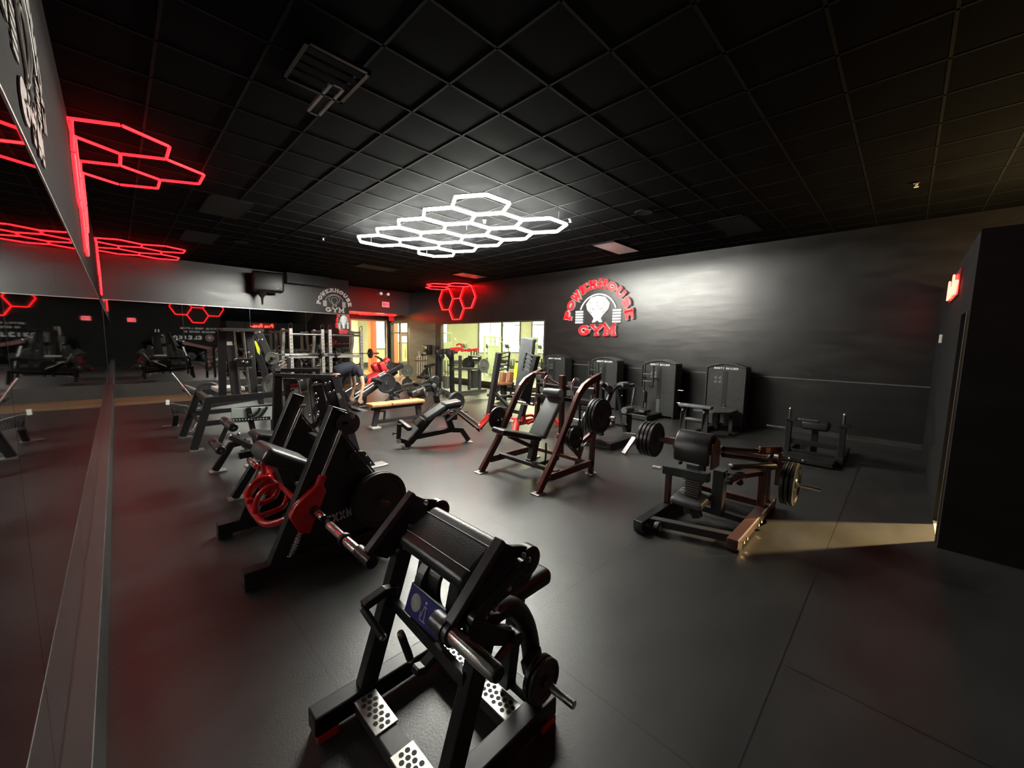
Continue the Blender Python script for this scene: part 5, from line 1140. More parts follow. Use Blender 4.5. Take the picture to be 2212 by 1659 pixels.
t.p('pad_post', MB().beam(V(7.86, .92, .48), V(7.86, .92, .07), .08, .08), BLACK, bev=.006)
t.p('front_deck', MB().bb(7.2, 7.6, .6, 1.42, .02, .09), BLACK, bev=.01)
t.p('deck_label', MB().bb(7.193, 7.199, 1.22, 1.38, .04, .08), PRINT)
bolts(t, [V(7.198, 1.12, .06), V(7.198, .95, .06)], (-1, 0, 0), .02)

# ---- M: black decline bench with chrome handles, centre
MD = V(.94, -.341, 0).normalized(); MN = V(.341, .94, 0).normalized(); MO = V(3.27, 5.65, 0)
def mp(s_, z_, l_=0): return MO+MD*s_+MN*l_+V(0, 0, z_)
t = T('hip_bench', 'black two-part padded bench with chrome handles, in the open floor at centre', 'gym machine', mp(.5, 0))
def mb_(a, b, w_, h_, l0=0, l1=0): return MB().beam(mp(a[0], a[1], l0), mp(b[0], b[1], l1), w_, h_)
t.p('main_beam', mb_((-.02, .02), (.10, .15), .09, .09), BLACK, bev=.006)
t.p('main_beam', MB().bpath([mp(.10, .16), mp(.72, .24), mp(.92, .22), mp(1.05, .03)], .09, .08, lat=MN), BLACK, bev=.006)
t.p('foot_plate', MB().beam(mp(-.03, .008, -.13), mp(-.03, .008, .13), .09, .016), BLACK, bev=.003)
t.p('foot_plate', MB().beam(mp(1.06, .008, -.10), mp(1.06, .008, .10), .09, .016), STEEL, bev=.003)
t.p('rear_column', mb_((.76, .22), (.66, .50), .09, .10), BLACK, bev=.006)
t.p('front_column', mb_((.05, .08), (.42, .50), .08, .09), BLACK, bev=.006)
up = V(0, 0, 1)
t.p('bench_pad', MB().beam(mp(.30, .47), mp(.60, .66), .30, .07), VINYLG, bev=.022, seg=3)
t.p('bench_pad', MB().beam(mp(.60, .68), mp(.88, .72), .30, .07), VINYLG, bev=.022, seg=3)
t.p('pad_frame', mb_((.28, .42), (.60, .62), .24, .05), BLACK, bev=.005)
t.p('pad_frame', mb_((.60, .63), (.88, .67), .24, .05), BLACK, bev=.005)
t.p('knee_pad', MB().beam(mp(.15, .34), mp(.27, .46), .26, .10), VINYL, bev=.025, seg=3)
t.p('foot_roll_bar', MB().beam(mp(-.10, .42, .12), mp(.02, .33, -.15), .09, .07), VINYL, bev=.02, seg=3)
t.p('adjuster_stem', mb_((-.12, .40), (-.14, .15), .05, .06), BLACK, bev=.005)
t.p('adjuster_stem', mb_((-.16, .15), (.02, .08), .06, .07), BLACK, bev=.005)
t.p('adjuster_knob', MB().lathe(mp(-.17, .25), -MD, [(.015, 0), (.015, .04), (.03, .045), (.03, .06)], 12), RUBBER)
t.p('end_cap', MB().lathe(mp(-.15, .13, -.06), -MN, [(.04, 0), (.04, .02)], 14), CHROME)
t.p('side_handle', MB().tube(mp(.30, .50, .22), mp(.50, .66, .22), .016, 12), CHROME)
for l_ in (-.16, .16):
    t.p('chrome_horn', MB().tube(mp(.62, .44, l_), mp(.86, .62, l_), .02, 14), CHROME)
t.p('lever_arm', MB().beam(mp(.82, .60, -.08), mp(1.16, .33, -.20), .035, .05), STEEL, bev=.005)
t.p('lever_arm', MB().beam(mp(.78, .58, -.02), mp(1.12, .28, -.12), .03, .03), BLACK, bev=.004)
t.p('lever_cross', MB().beam(mp(1.15, .33, -.28), mp(1.18, .34, -.12), .035, .035), CHROME, bev=.004)
t.p('lever_hook', MB().path([mp(1.10, .30, -.18), mp(1.15, .24, -.2), mp(1.18, .22, -.2), mp(1.15, .27, -.2)], .012, 8), BLACK)
t.p('pivot_block', MB().box(mp(.74, .47, -.05), (.14, .12, .10)), BLACK, bev=.01)

# ---- K: tan flat bench; L: plate machine behind it
t = T('tan_bench', 'long tan padded flat bench on a dark frame, left of the black centre bench', 'bench', (4.0, 7.35, 0))
t.p('seat_pad', MB().bb(3.40, 3.82, 7.16, 7.46, .43, .50), VINYLT, bev=.022, seg=3)
t.p('back_pad', MB().bb(3.835, 4.58, 7.16, 7.46, .43, .50), VINYLT, bev=.022, seg=3)
t.p('spine_beam', MB().beam(V(3.46, 7.31, .39), V(4.6, 7.31, .39), .08, .06), BLACK, bev=.005)
t.p('front_leg', MB().beam(V(3.58, 7.31, .38), V(3.50, 7.31, .04), .08, .09, up=(1, 0, 0)), GREYC, bev=.005)
t.p('foot_plate', MB().bb(3.42, 3.60, 7.2, 7.44, 0, .035), WHITEP, bev=.008)
t.p('foot_plate', MB().bb(4.44, 4.62, 7.2, 7.44, 0, .035), WHITEP, bev=.008)
t.p('rear_leg', MB().beam(V(4.48, 7.31, .38), V(4.53, 7.31, .04), .08, .09, up=(1, 0, 0)), GREYC, bev=.005)
t.p('stretcher', MB().beam(V(3.54, 7.31, .12), V(4.55, 7.31, .12), .07, .07), GREYC, bev=.005)
t.p('leg_bracket', MB().bpath([V(3.58, 7.28, .34), V(3.72, 7.28, .32), V(3.70, 7.28, .14), V(3.6, 7.28, .10)], .05, .03), GREYC, bev=.004)
t = T('lever_row_machine', 'cluttered dark machine with chrome levers and a perforated guard behind the black bench', 'gym machine', (5.4, 7.4, 0))
l_f = lambda x, y, Y=7.6: FY(x, y, Y)
def xb(n_, pts, w_, m, bev=.004, Y=7.6):
    return t.p(n_, MB().bpath([l_f(x, y, Y) for x, y in pts], w_, w_), m, bev=bev)
xb('base_beam', [(895, 903), (960, 893), (1010, 892)], .08, BLACK)
t.p('base_leg', MB().beam(l_f(905, 875), V(l_f(905, 875).x, 7.6, .03), .08, .08).beam(l_f(962, 870), V(l_f(962, 870).x, 7.6, .03), .09, .09), BLACK, bev=.005)
xb('lower_arm', [(893, 865), (915, 855), (935, 850)], .08, GREYC)
xb('upper_arm', [(880, 843), (912, 838)], .04, BLACK); xb('upper_arm', [(905, 830), (928, 820)], .045, CHROME); xb('upper_arm', [(868, 832), (910, 823)], .03, CHROME)
xb('frame_plate', [(912, 832), (918, 850), (940, 853), (946, 838)], .05, STEEL); xb('frame_plate', [(912, 832), (930, 830), (946, 838)], .05, GREYC)
xb('frame_plate', [(925, 834), (940, 845)], .07, BLACK); xb('column', [(934, 825), (945, 870)], .10, BLACK)
t.p('seat_block', MB().beam(l_f(885, 852), l_f(915, 840), .25, .14), VINYL, bev=.04, seg=3)
t.p('guard_arm', MB().bpath([l_f(950, 845, 7.3), l_f(965, 850, 7.3), l_f(978, 862, 7.3), l_f(985, 885, 7.3)], .04, .13), GREYC, bev=.004)
hm = MB()
for x_, y_ in ((958, 848), (966, 853), (973, 859), (979, 867), (982, 876)): hm.lathe(l_f(x_, y_, 7.27), (0, -1, 0), [(.03, 0), (.03, .002)], 12)
t.p('guard_hole', hm, HOLE)
for x_, y_, r_v in ((902, 845, .05), (922, 852, .045), (937, 833, .05), (945, 852, .045), (916, 843, .03)): t.p('pivot_cap', MB().lathe(l_f(x_, y_, 7.5), (0, -1, 0), [(r_v, 0), (r_v, .03), (r_v*.6, .04)], 14), CHROME if r_v < .047 else IRONG)
t.p('round_counterweight', MB().lathe(l_f(938, 822, 7.6), (0, -1, 0), [(.10, -.06), (.12, -.03), (.12, .03), (.10, .06)], 22), IRON)
t.p('pedal', MB().beam(l_f(884, 858, 7.4), l_f(893, 864, 7.4), .05, .03), CHROME, bev=.004)
t.p('plate_horn', MB().tube(l_f(990, 868, 7.45), l_f(990, 868, 7.0), .022, 12), CHROME)
iron_plate(l_f(986, 868, 7.12), (0, 1, 0), .225, .05, 'large black wheel-like plate behind the black centre bench', name='weight_plate')
pl2 = T('spoked_disc', 'inner perforated disc beside the wheel-like plate', 'weight plate', l_f(986, 868, 7.22)); pl2.p('disc_body', MB().lathe(l_f(984, 866, 7.24), (0, -1, 0), [(.20, -.02), (.21, 0), (.20, .02)], 28), IRONG)
hm = MB()
for k in range(6): a = k*PI/3; hm.lathe(l_f(984, 866, 7.24)+V(.09*math.cos(a), -.021, .09*math.sin(a)), (0, -1, 0), [(.022, 0), (.022, .002)], 10)
pl2.p('disc_hole', hm, PRINTG)

# ---- J: hack squat with red pads
t = T('hack_squat_machine', 'angled hack squat sled with bright red pads, in front of the cream doorway', 'gym machine', (5.2, 10.2, 0))
j = lambda x, y, Y=10.0: FY(x, y, Y)
for dy in (0, .7):
    t.p('guide_rail', MB().tube(j(746 if dy == 0 else 760, 847 if dy == 0 else 864, 10.3 if dy == 0 else 9.9), j(800 if dy == 0 else 842, 811 if dy == 0 else 809, 10.3 if dy == 0 else 9.9), .035, 12), CHROME)
    t.p('guide_rail', MB().tube(j(767, 852, 9.85+dy*.3), j(867, 786, 9.85+dy*.3), .03, 12), CHROME)
    t.p('side_beam', MB().beam(j(754, 880, 9.9+dy), j(858, 803, 9.9+dy), .06, .08), BLACK, bev=.006)
t.p('back_pad', MB().beam(j(783, 825), j(832, 799), .45, .10), VINYLR, bev=.03, seg=3)
t.p('shoulder_pad', MB().beam(j(808, 785, 10.2), j(817, 803, 10.2), .22, .20), VINYLR, bev=.05, seg=4)
t.p('shoulder_pad', MB().beam(j(821, 782, 9.8), j(829, 801, 9.8), .22, .16), VINYLR, bev=.05, seg=4)
t.p('head_pad', MB().beam(j(828, 784, 10.4), j(838, 775, 10.4), .25, .10), VINYLR, bev=.03, seg=3)
t.p('top_handle', MB().path([j(815, 773), j(823, 775), j(829, 782), j(833, 792)], .02, 10), BLACK)
t.p('top_handle', MB().path([j(810, 770, 10.3), j(818, 772, 10.3), j(824, 780, 10.3)], .02, 10), BLACK)
t.p('sled_frame', MB().beam(j(800, 822), j(862, 788), .5, .12), BLACK, bev=.01)
t.p('top_post', MB().beam(j(838, 800), j(846, 782), .12, .14), BLACK, bev=.01)
for k in range(3): t.p('sled_rod', MB().tube(j(817+k*2, 812-k*1-2+k*4, 9.65), j(830+k*3, 803-k+k*4, 9.65), .02, 10), CHROME)
t.p('side_grip', MB().path([j(803, 820, 9.6), j(815, 820, 9.5), j(825, 825, 9.5)], .04, 12), RUBBER)
t.p('front_leg', MB().beam(j(765, 848), j(778, 872), .08, .08), BLACK, bev=.005); t.p('front_leg', MB().beam(j(740, 842, 10.6), j(752, 868, 10.6), .08, .08), BLACK, bev=.005)
t.p('rear_leg', MB().beam(j(787, 850), V(j(787, 850).x, 10.0, .03), .09, .09).beam(j(843, 855), j(851, 868), .08, .08), BLACK, bev=.005)
t.p('base_tube', MB().path([j(780, 874), j(820, 871), j(838, 864), j(850, 850), j(870, 843)], .04, 10), BLACK)
t.p('base_tube', MB().path([j(775, 880, 9.6), j(825, 873, 9.6), j(848, 870, 9.6), j(862, 858, 9.6), j(848, 850, 9.6)], .035, 10), BLACK)
t.p('base_tube', MB().path([j(742, 866, 9.9), j(756, 878, 9.7), j(780, 893, 9.4), j(805, 905, 9.0)], .035, 10), BLACK)
t.p('foot_platform', MB().beam(j(764, 880, 9.5), j(787, 887, 9.5), .5, .06), STEEL, bev=.006)
iron_plate(j(835, 828, 9.55), (0, 1, 0), .26, .06, 'big black plate on the side of the red-padded hack squat')
iron_plate(j(852, 840, 10.5), (0, 1, 0), .225, .05, 'far-side plate of the red-padded hack squat')

# ---- H: silver power racks before the far mirror
def rack(x0, x1, y0, y1, label, bar=True):
    t = T('power_rack', label, 'rack', ((x0+x1)/2, (y0+y1)/2, 0)); hh = 2.02
    for X in (x0, x1):
        t.p('front_upright', MB().bb(X-.045, X+.045, y0-.045, y0+.045, 0, hh), SILVER, bev=.006)
        hm = MB()
        for k in range(14): hm.bb(X-.012, X+.012, y0-.047, y0-.044, .5+k*.1, .53+k*.1)
        t.p('peg_holes', hm, HOLE)
        t.p('rear_upright', MB().bpath([V(X, y1, 0), V(X, y1, 1.35), V(X, y1-.12, 1.62), V(X, y1-.15, hh)], .08, .09, lat=(1, 0, 0)), SILVER, bev=.006)
        t.p('side_beam', MB().bb(X-.035, X+.035, y0, y1, hh-.10, hh-.03).bb(X-.035, X+.035, y0, y1, .03, .10), SILVER, bev=.006)
        t.p('storage_peg', MB().tube(V(X, y1-.3, .9), V(X+(.25 if X == x1 else -.25), y1-.3, .9), .025, 10), CHROME)
        t.p('safety_arm', MB().bb(X-.03, X+.03, y0-.05, y1, .78, .84), SILVER, bev=.005)
        t.p('top_loop', MB().path([V(X-.04, y0, hh), V(X-.04, y0, hh+.10), V(X+.03, y0, hh+.14), V(X+.04, y0, hh)], .012, 8), BLACK)
    t.p('top_bar', MB().tube(V(x0, y0, hh-.16), V(x1, y0, hh-.16), .035, 14), CHROME)
    t.p('rear_cross', MB().bb(x0, x1, y1-.04, y1+.04, 1.18, 1.27), SILVER, bev=.006)
    t.p('front_shelf', MB().bb(x0, x1, y0-.02, y0+.05, 1.16, 1.25), SILVER, bev=.006)
    return t
rack(3.62, 5.55, 12.55, 13.35, 'wide silver power rack in front of the far mirror') if False else None
rack(3.55, 4.42, 12.55, 13.4, 'left silver power rack in front of the far mirror')
rack(4.62, 5.60, 12.5, 13.3, 'right silver power rack, beside the far mirror edge and the doorway')
def barbell(x0, x1, Y, Z, label, n=1, r=.225):
    t = T('barbell', label, 'barbell', ((x0+x1)/2, Y, Z))
    t.p('bar_shaft', MB().tube(V(x0+.4, Y, Z), V(x1-.4, Y, Z), .014, 10), CHROME)
    for a, b in ((x0, x0+.4), (x1-.4, x1)): t.p('bar_sleeve', MB().tube(V(a, Y, Z), V(b, Y, Z), .025, 12), GREYC)
barbell(4.0, 6.15, 12.42, 1.29, 'barbell resting on the right silver rack')
barbell(2.95, 4.9, 12.42, 1.27, 'barbell resting on the left silver rack')
iron_plate((5.86, 12.42, 1.29), (1, 0, 0), .16, .05, 'black plate on the right end of the right rack barbell')
iron_plate((4.3, 12.42, 1.29), (1, 0, 0), .16, .05, 'black plate on the left end of the right rack barbell')
iron_plate((4.75, 12.42, 1.27), (1, 0, 0), .12, .05, 'small plate on the right end of the left rack barbell')
iron_plate((3.78, 12.62, .95), (1, 0, 0), .20, .05, 'brown-lit plate stored low on the left silver rack')
# dumbbell rack with rows of dumbbells in front of the far mirror
t = T('dumbbell_rack', 'black tiered dumbbell rack standing behind the silver racks below the far mirror', 'rack', (4.8, 14.75, 0))
for k, (z_, y_) in enumerate(((.35, 14.55), (.72, 14.75), (1.08, 14.95))):
    t.p('shelf_rail', MB().bb(3.4, 6.2, y_-.14, y_-.08, z_, z_+.05).bb(3.4, 6.2, y_+.08, y_+.14, z_+.04, z_+.09), BLACK, bev=.004)
for X in (3.4, 4.8, 6.2): t.p('rack_leg', MB().beam(V(X, 14.5, .02), V(X, 15.05, 1.15), .07, .08), BLACK, bev=.005)
def dumbbell():
    t = T('dumbbell', 'dumbbell', 'dumbbell', (0, 0, 0))
    t.p('handle', MB().tube(V(0, -.07, 0), V(0, .07, 0), .016, 10), CHROME)
    for s_ in (-1, 1):
        t.p('head', MB().lathe(V(0, s_*.06, 0), (0, s_, 0), [(.05, 0), (.065, .012), (.065, .08), (.05, .095)], 8), RUBBER)
        t.p('end_cap', MB().lathe(V(0, s_*.155, 0), (0, s_, 0), [(.035, 0), (.03, .006)], 14), CHROME)
    return t.o
d0 = dumbbell(); first = True
names = ['bottom', 'middle', 'top']
for k, (z_, y_) in enumerate(((.35, 14.55), (.72, 14.75), (1.08, 14.95))):
    for i in range(13):
        X = 3.56+i*.205; lab = 'black round-headed dumbbell on the %s row of the rack below the far mirror' % names[k]
        g_ = 'dumbbells on the %s row' % names[k]
        if first: o = d0; o.location = (X, y_, z_+.145); o['label'] = lab; o['group'] = g_; first = False
        else: o = dup(d0, (X, y_, z_+.145), 0, lab, g_)
# angled bar holder behind the lever (bright diagonal bars)
t = T('bar_holder', 'slanted holder with chrome bars right of the tall tower press', 'rack', (2.75, 10.2, 0))
bh = lambda x, y, Y=10.3: FY(x, y, Y)
for k in range(5): t.p('chrome_bar', MB().tube(bh(593+k*3, 786+k*7), bh(622-k*2+4, 772+k*7), .02, 10), CHROME)
t.p('holder_frame', MB().beam(bh(596, 778), V(bh(596, 778).x, 10.35, .03), .08, .08).beam(bh(623, 772), V(bh(623, 772).x, 10.35, .03), .08, .08), BLACK, bev=.005)
# medicine ball rack near the mirror edge (dark bags)
for i, (x_, y_, z_) in enumerate(((4.78, 13.9, .35), (5.42, 14.05, .35), (4.12, 13.9, .35))):
    solo('slam_ball', MB().lathe((x_, y_, z_-.33), (0, 0, 1), [(.05, 0), (.17, .03), (.26, .12), (.30, .28), (.26, .44), (.17, .54), (.05, .58)], 20), RUBBER,
         ['black exercise bag behind the middle of the racks', 'black exercise bag behind the right rack', 'black exercise bag behind the left rack'][i], 'exercise bag', (x_, y_, 0), group='exercise bags behind the racks')
for i in range(2):
    X = 5.5+i*.42; tt = T('bottle_stand', ['left', 'right'][i]+' of the two dark round containers against the far mirror', 'container', (X, 15.1, 0))
    tt.p('container_body', MB().lathe((X, 15.2, .0), (0, 0, 1), [(.10, 0), (.11, .02), (.11, 1.1), (.10, 1.2), (.07, 1.3)], 20), BLACK)
    tt.p('container_lid', MB().lathe((X, 15.2, 1.3), (0, 0, 1), [(.07, 0), (.08, .02), (.08, .08), (.05, .1)], 16), GREYC)

# ---- person bending forward in navy clothes by the right rack
def skin_body(pts, edges, name, m, origin, parent, sub=2):
    me = bpy.data.meshes.new(name); o0 = Vector(origin)
    me.from_pydata([tuple(Vector(p[0])-o0) for p in pts], edges, [])
    o = bpy.data.objects.new(name, me); C.objects.link(o); o.parent = parent
    md = o.modifiers.new('skin', 'SKIN'); md.use_smooth_shade = True
    for i, p in enumerate(pts):
        r_ = p[1]; me.skin_vertices[0].data[i].radius = (r_, r_) if not isinstance(r_, tuple) else r_
        me.skin_vertices[0].data[i].use_root = (i == 0)
    o.modifiers.new('sub', 'SUBSURF').levels = sub; o.modifiers['sub'].render_levels = sub
    me.materials.append(m); return o
PO = FY(737, 850, 9.2); PO.z = 0
hip = FY(722, 806, 9.35); shl = FY(750, 800, 9.15)
t = T('person', 'person in navy clothes bending far forward beside the silver racks, arm hanging down', 'person', (hip.x, hip.y, 0))
px0, py0 = hip.x, hip.y
body = [((px0, py0, .92), (.15, .13)), ((px0+.16, py0-.05, 1.04), (.15, .135)), ((px0+.36, py0-.10, 1.06), (.17, .15)), ((px0+.50, py0-.14, .98), (.13, .11)),
        ((px0+.58, py0-.16, .86), .055), ((px0+.62, py0-.17, .76), .085),
        ((px0, py0-.11, .84), .10), ((px0+.02, py0-.13, .47), .075), ((px0-.06, py0-.13, .09), .05), ((px0+.08, py0-.15, .04), .04),
        ((px0, py0+.11, .84), .10), ((px0+.02, py0+.14, .47), .075), ((px0-.06, py0+.14, .09), .05), ((px0+.08, py0+.16, .04), .04)]
ed = [(0, 1), (1, 2), (2, 3), (3, 4), (4, 5), (0, 6), (6, 7), (7, 8), (8, 9), (0, 10), (10, 11), (11, 12), (12, 13)]
skin_body(body, ed, 'body', SKIN, t.loc, t.o)
cloth = [((px0-.02, py0, .92), (.215, .20)), ((px0+.16, py0-.05, 1.045), (.175, .155)), ((px0+.36, py0-.10, 1.065), (.195, .17)), ((px0+.49, py0-.14, 1.0), (.15, .13)), ((px0+.53, py0-.15, .94), .08),
         ((px0+.46, py0-.28, 1.0), .085), ((px0+.50, py0-.34, .86), .07), ((px0+.46, py0+.08, .98), .085), ((px0+.50, py0+.12, .84), .07)]
skin_body(cloth, [(0, 1), (1, 2), (2, 3), (3, 4), (3, 5), (5, 6), (3, 7), (7, 8)], 'navy_shirt', NAVY, t.loc, t.o)
trs = [((px0-.03, py0, .92), (.21, .20)), ((px0, py0-.11, .82), .12), ((px0+.02, py0-.13, .47), .09), ((px0-.06, py0-.13, .12), .065), ((px0, py0+.11, .82), .12), ((px0+.02, py0+.14, .47), .09), ((px0-.06, py0+.14, .12), .065)]
skin_body(trs, [(0, 1), (1, 2), (2, 3), (0, 4), (4, 5), (5, 6)], 'dark_trousers', NAVY, t.loc, t.o)
for sy, ex in ((-.34, 1), (.12, 0)):
    arm = [((px0+.48, py0+sy+.02, .92), .058), ((px0+.50, py0+sy, .84), .054), ((px0+.52, py0+sy-.02, .66), .045), ((px0+.47, py0+sy-.03, .50), .036), ((px0+.45, py0+sy-.03, .40), .030), ((px0+.44, py0+sy-.03, .34), .036)]
    e_ = [(i, i+1) for i in range(5)]; n0 = 6
    for k in range(5):
        off = (-.036+k*.018, -.01+(.0 if k else .02)); ln = (.045, .075, .085, .08, .065)[k]; bx = px0+.44+off[0]; by = py0+sy-.03
        arm += [((bx, by, .325 if k else .345), .010), ((bx+off[0]*.5, by-.01, .325-ln*.6), .009), ((bx+off[0]*.4, by-.025, .325-ln), .008)]
        e_ += [(5, n0), (n0, n0+1), (n0+1, n0+2)]; n0 += 3
    skin_body(arm, e_, 'arm', SKIN, t.loc, t.o)
t.p('hair', MB().lathe((px0+.63, py0-.17, .80), (.3, 0, -1), [(.04, -.10), (.09, -.05), (.10, 0), (.085, .06), (.04, .10)], 16), HAIR)
t.p('face_features', MB().lathe((px0+.55, py0-.17, .74), (-1, 0, 0), [(.018, 0), (.008, .03)], 8).lathe((px0+.56, py0-.20, .77), (-1, 0, 0), [(.012, 0), (.008, .012)], 8).lathe((px0+.56, py0-.14, .77), (-1, 0, 0), [(.012, 0), (.008, .012)], 8), SKIN)
for sy in (-.14, .15): t.p('shoe', MB().box((px0+.02, py0+sy, .045), (.28, .10, .09)), RUBBER, bev=.035, seg=3)

# ---- N: cable tower and plate rack in front of the window
t = T('cable_crossover', 'dark cable tower with guide rods at the left edge of the big window', 'gym machine', (7.3, 11.2, 0))
n_ = lambda x, y, Y=11.0: FY(x, y, Y)
t.p('tower_column', MB().beam(n_(948, 768), V(n_(946, 850).x, 11.0, .02), .16, .16), BLACK, bev=.01)
t.p('tower_column', MB().beam(n_(975, 760, 10.6), V(n_(977, 850, 10.6).x, 10.6, .02), .12, .12), BLACK, bev=.01)
for x_ in (961, 967): t.p('guide_rod', MB().tube(n_(x_, 778), n_(x_, 840), .02, 8), CHROME)
t.p('weight_stack', MB().beam(n_(965, 812), n_(965, 838), .24, .16), IRONG, bev=.01)
t.p('top_assembly', MB().beam(n_(943, 760), n_(985, 758), .22, .18), BLACK, bev=.02)
for k in range(5): t.p('pulley', MB().lathe(n_(947+k*8, 760+(k % 2)*10, 10.75), (0, -1, 0), [(.07, 0), (.09, .02), (.07, .04)], 14), IRON)
t.p('hanging_ball', MB().lathe(n_(972, 764, 10.5), (0, 0, 1), [(.05, -.14), (.12, -.08), (.14, 0), (.12, .08), (.05, .14)], 16), RUBBER)
t = T('plate_loaded_rack', 'dark open rack with cross rails and big round plates before the window', 'rack', (8.3, 10.2, 0))
m_ = lambda x, y, Y=10.2: FY(x, y, Y)
for (x_, Yy) in ((994, 10.2), (1014, 10.9), (1037, 10.2)):
    t.p('upright', MB().beam(m_(x_, 768, Yy), V(m_(x_, 768, Yy).x, Yy, .02), .08, .08), GREYC, bev=.006)
t.p('cross_rail', MB().beam(m_(978, 796), m_(1040, 797), .07, .07), GREYC, bev=.005)
t.p('base_rail', MB().beam(V(7.75, 10.2, .07), V(8.95, 10.2, .07), .12, .10).beam(V(7.75, 10.2, .07), V(8.2, 11.0, .07), .08, .08), GREYC, bev=.005)
t.p('red_arm', MB().bpath([m_(972, 754), m_(990, 752), m_(1000, 757), m_(1020, 756), m_(1034, 754)], .06, .07), REDM, bev=.01)
t.p('red_arm', MB().path([m_(986, 746), m_(992, 743), m_(998, 747), m_(992, 756), m_(986, 757)], .03, 8), REDM)
for k in range(4): t.p('arm_joint', MB().lathe(m_(984+k*14, 756, 10.1), (0, -1, 0), [(.06, 0), (.06, .05), (.04, .06)], 12), REDM)
for k in range(3): t.p('lift_tube', MB().tube(m_(1018+k*6, 758), m_(1018+k*6, 768), .03, 10), CHROME)
t.p('console_box', MB().beam(m_(1015, 774), m_(1036, 775), .15, .17), BLACK, bev=.02)
t.p('console_print', MB().bb(0, .16, 0, .006, 0, .04) if False else MB().beam(m_(1021, 774, 10.1), m_(1032, 774, 10.1), .006, .04), PRINT)
t.p('rear_shield', MB().beam(m_(1027, 799, 10.4), m_(1027, 838, 10.4), .06, .38, up=(1, 0, 0)), SHROUD, bev=.02)
t.p('plate_horn', MB().tube(m_(1046, 791, 9.9), m_(1046, 791, 9.55), .025, 12), CHROME)
iron_plate(m_(1045, 790, 9.85), (0, 1, 0), .235, .05, 'big grey-green plate facing us in front of the window', m=IRONG)
iron_plate(m_(1012, 786, 10.75), (.3, 1, 0), .24, .05, 'big dark plate left of the facing plate in front of the window')

# ---- P: brown seat machine left of the leaning uprights
t = T('adductor_machine', 'machine with split brown vinyl seat between the leaning uprights and the window', 'gym machine', (8.4, 8.6, 0))
q = lambda x, y, Y=8.3: FY(x, y, Y)
t.p('back_pad', MB().beam(q(1088, 804), q(1085, 826), .12, .20, up=(1, 0, 0)), VINYLB, bev=.03, seg=3)
t.p('back_pad', MB().beam(q(1103, 803, 8.2), q(1101, 826, 8.2), .12, .20, up=(1, 0, 0)), VINYLB, bev=.03, seg=3)
t.p('seat_pad', MB().beam(q(1076, 828), q(1098, 828), .40, .09), VINYLB, bev=.03, seg=3)
t.p('seat_post', MB().beam(q(1088, 830), V(q(1088, 830).x, 8.3, .03), .14, .14), BLACK, bev=.01)
t.p('base_rail', MB().beam(q(1052, 853, 9.0), q(1128, 858, 8.3), .10, .08).beam(q(1075, 862, 8.3), q(1110, 850, 8.8), .10, .08), BLACK, bev=.006)
t.p('side_arm', MB().path([q(1080, 840), q(1070, 846), q(1058, 850)], .04, 10), BLACK)
t.p('side_arm', MB().beam(q(1098, 838), q(1112, 839), .05, .05).beam(q(1109, 826), q(1103, 850), .05, .05), GREYC, bev=.005)
t.p('foot_rest', MB().beam(q(1070, 855), q(1090, 853), .25, .05), STEEL, bev=.006)
for i, (x_, y_) in enumerate(((1098, 850), (1108, 858))): t.p('chrome_foot', MB().beam(q(x_, y_), q(x_+12, y_), .12, .03), CHROME)

# ---- bins, dispensers and small stacks by the grey wall
t = T('plate_tree', 'dark plate tree with round plates below the grey wall', 'rack', (7.6, 13.4, 0))
k_ = lambda x, y, Y=13.4: FY(x, y, Y)
t.p('tree_post', MB().beam(k_(880, 790), V(k_(880, 790).x, 13.4, .02), .10, .10), BLACK, bev=.006)
t.p('tree_base', MB().bb(6.75, 7.45, 13.1, 13.7, .02, .10), BLACK, bev=.01)
for k, (x_, y_) in enumerate(((880, 800), (880, 828))): t.p('tree_horn', MB().tube(k_(x_, y_, 13.4), k_(x_, y_, 13.0), .025, 10), CHROME)
iron_plate(k_(880, 800, 13.2), (0, 1, 0), .24, .06, 'upper dark green-grey plate on the plate tree below the grey wall', m=IRONG)
iron_plate(k_(880, 828, 13.2), (0, 1, 0), .22, .06, 'lower dark plate on the plate tree below the grey wall')
t = T('ez_bar_stand', 'upright stand of chrome bars right of the plate tree', 'rack', (8.2, 13.2, 0))
t.p('stand_base', MB().bb(8.0, 8.5, 13.0, 13.4, .02, .12), BLACK, bev=.01)
for k in range(5): t.p('standing_bar', MB().tube(V(8.05+k*.1, 13.15, .1), V(8.05+k*.1, 13.15, 1.15), .018, 8), CHROME)
t.p('stand_ring', MB().bb(8.0, 8.5, 13.08, 13.22, .95, 1.0), MAROON, bev=.005)
t = T('lat_machine', 'dark machine with a tilted head and chrome tubes below the dispenser', 'gym machine', (7.9, 12.0, 0))
z9 = lambda x, y, Y=11.8: FY(x, y, Y)
t.p('column', MB().beam(z9(926, 790), V(z9(922, 850).x, 11.8, .02), .12, .14), BLACK, bev=.01)
t.p('head_arm', MB().beam(z9(918, 792), z9(938, 787), .14, .08), BLACK, bev=.01)
t.p('guide_rod', MB().tube(z9(925, 795, 11.7), z9(928, 820, 11.7), .018, 8), CHROME)
t.p('guide_rod', MB().tube(z9(931, 795, 11.7), z9(933, 820, 11.7), .018, 8), CHROME)
t.p('seat_pad', MB().beam(z9(905, 815), z9(922, 812), .3, .10), VINYL, bev=.03, seg=3)
t.p('diagonal_arm', MB().beam(z9(920, 798), z9(908, 815), .06, .10), BLACK, bev=.006)
t.p('base', MB().bb(7.1, 8.0, 11.6, 12.1, .02, .10), BLACK, bev=.01)
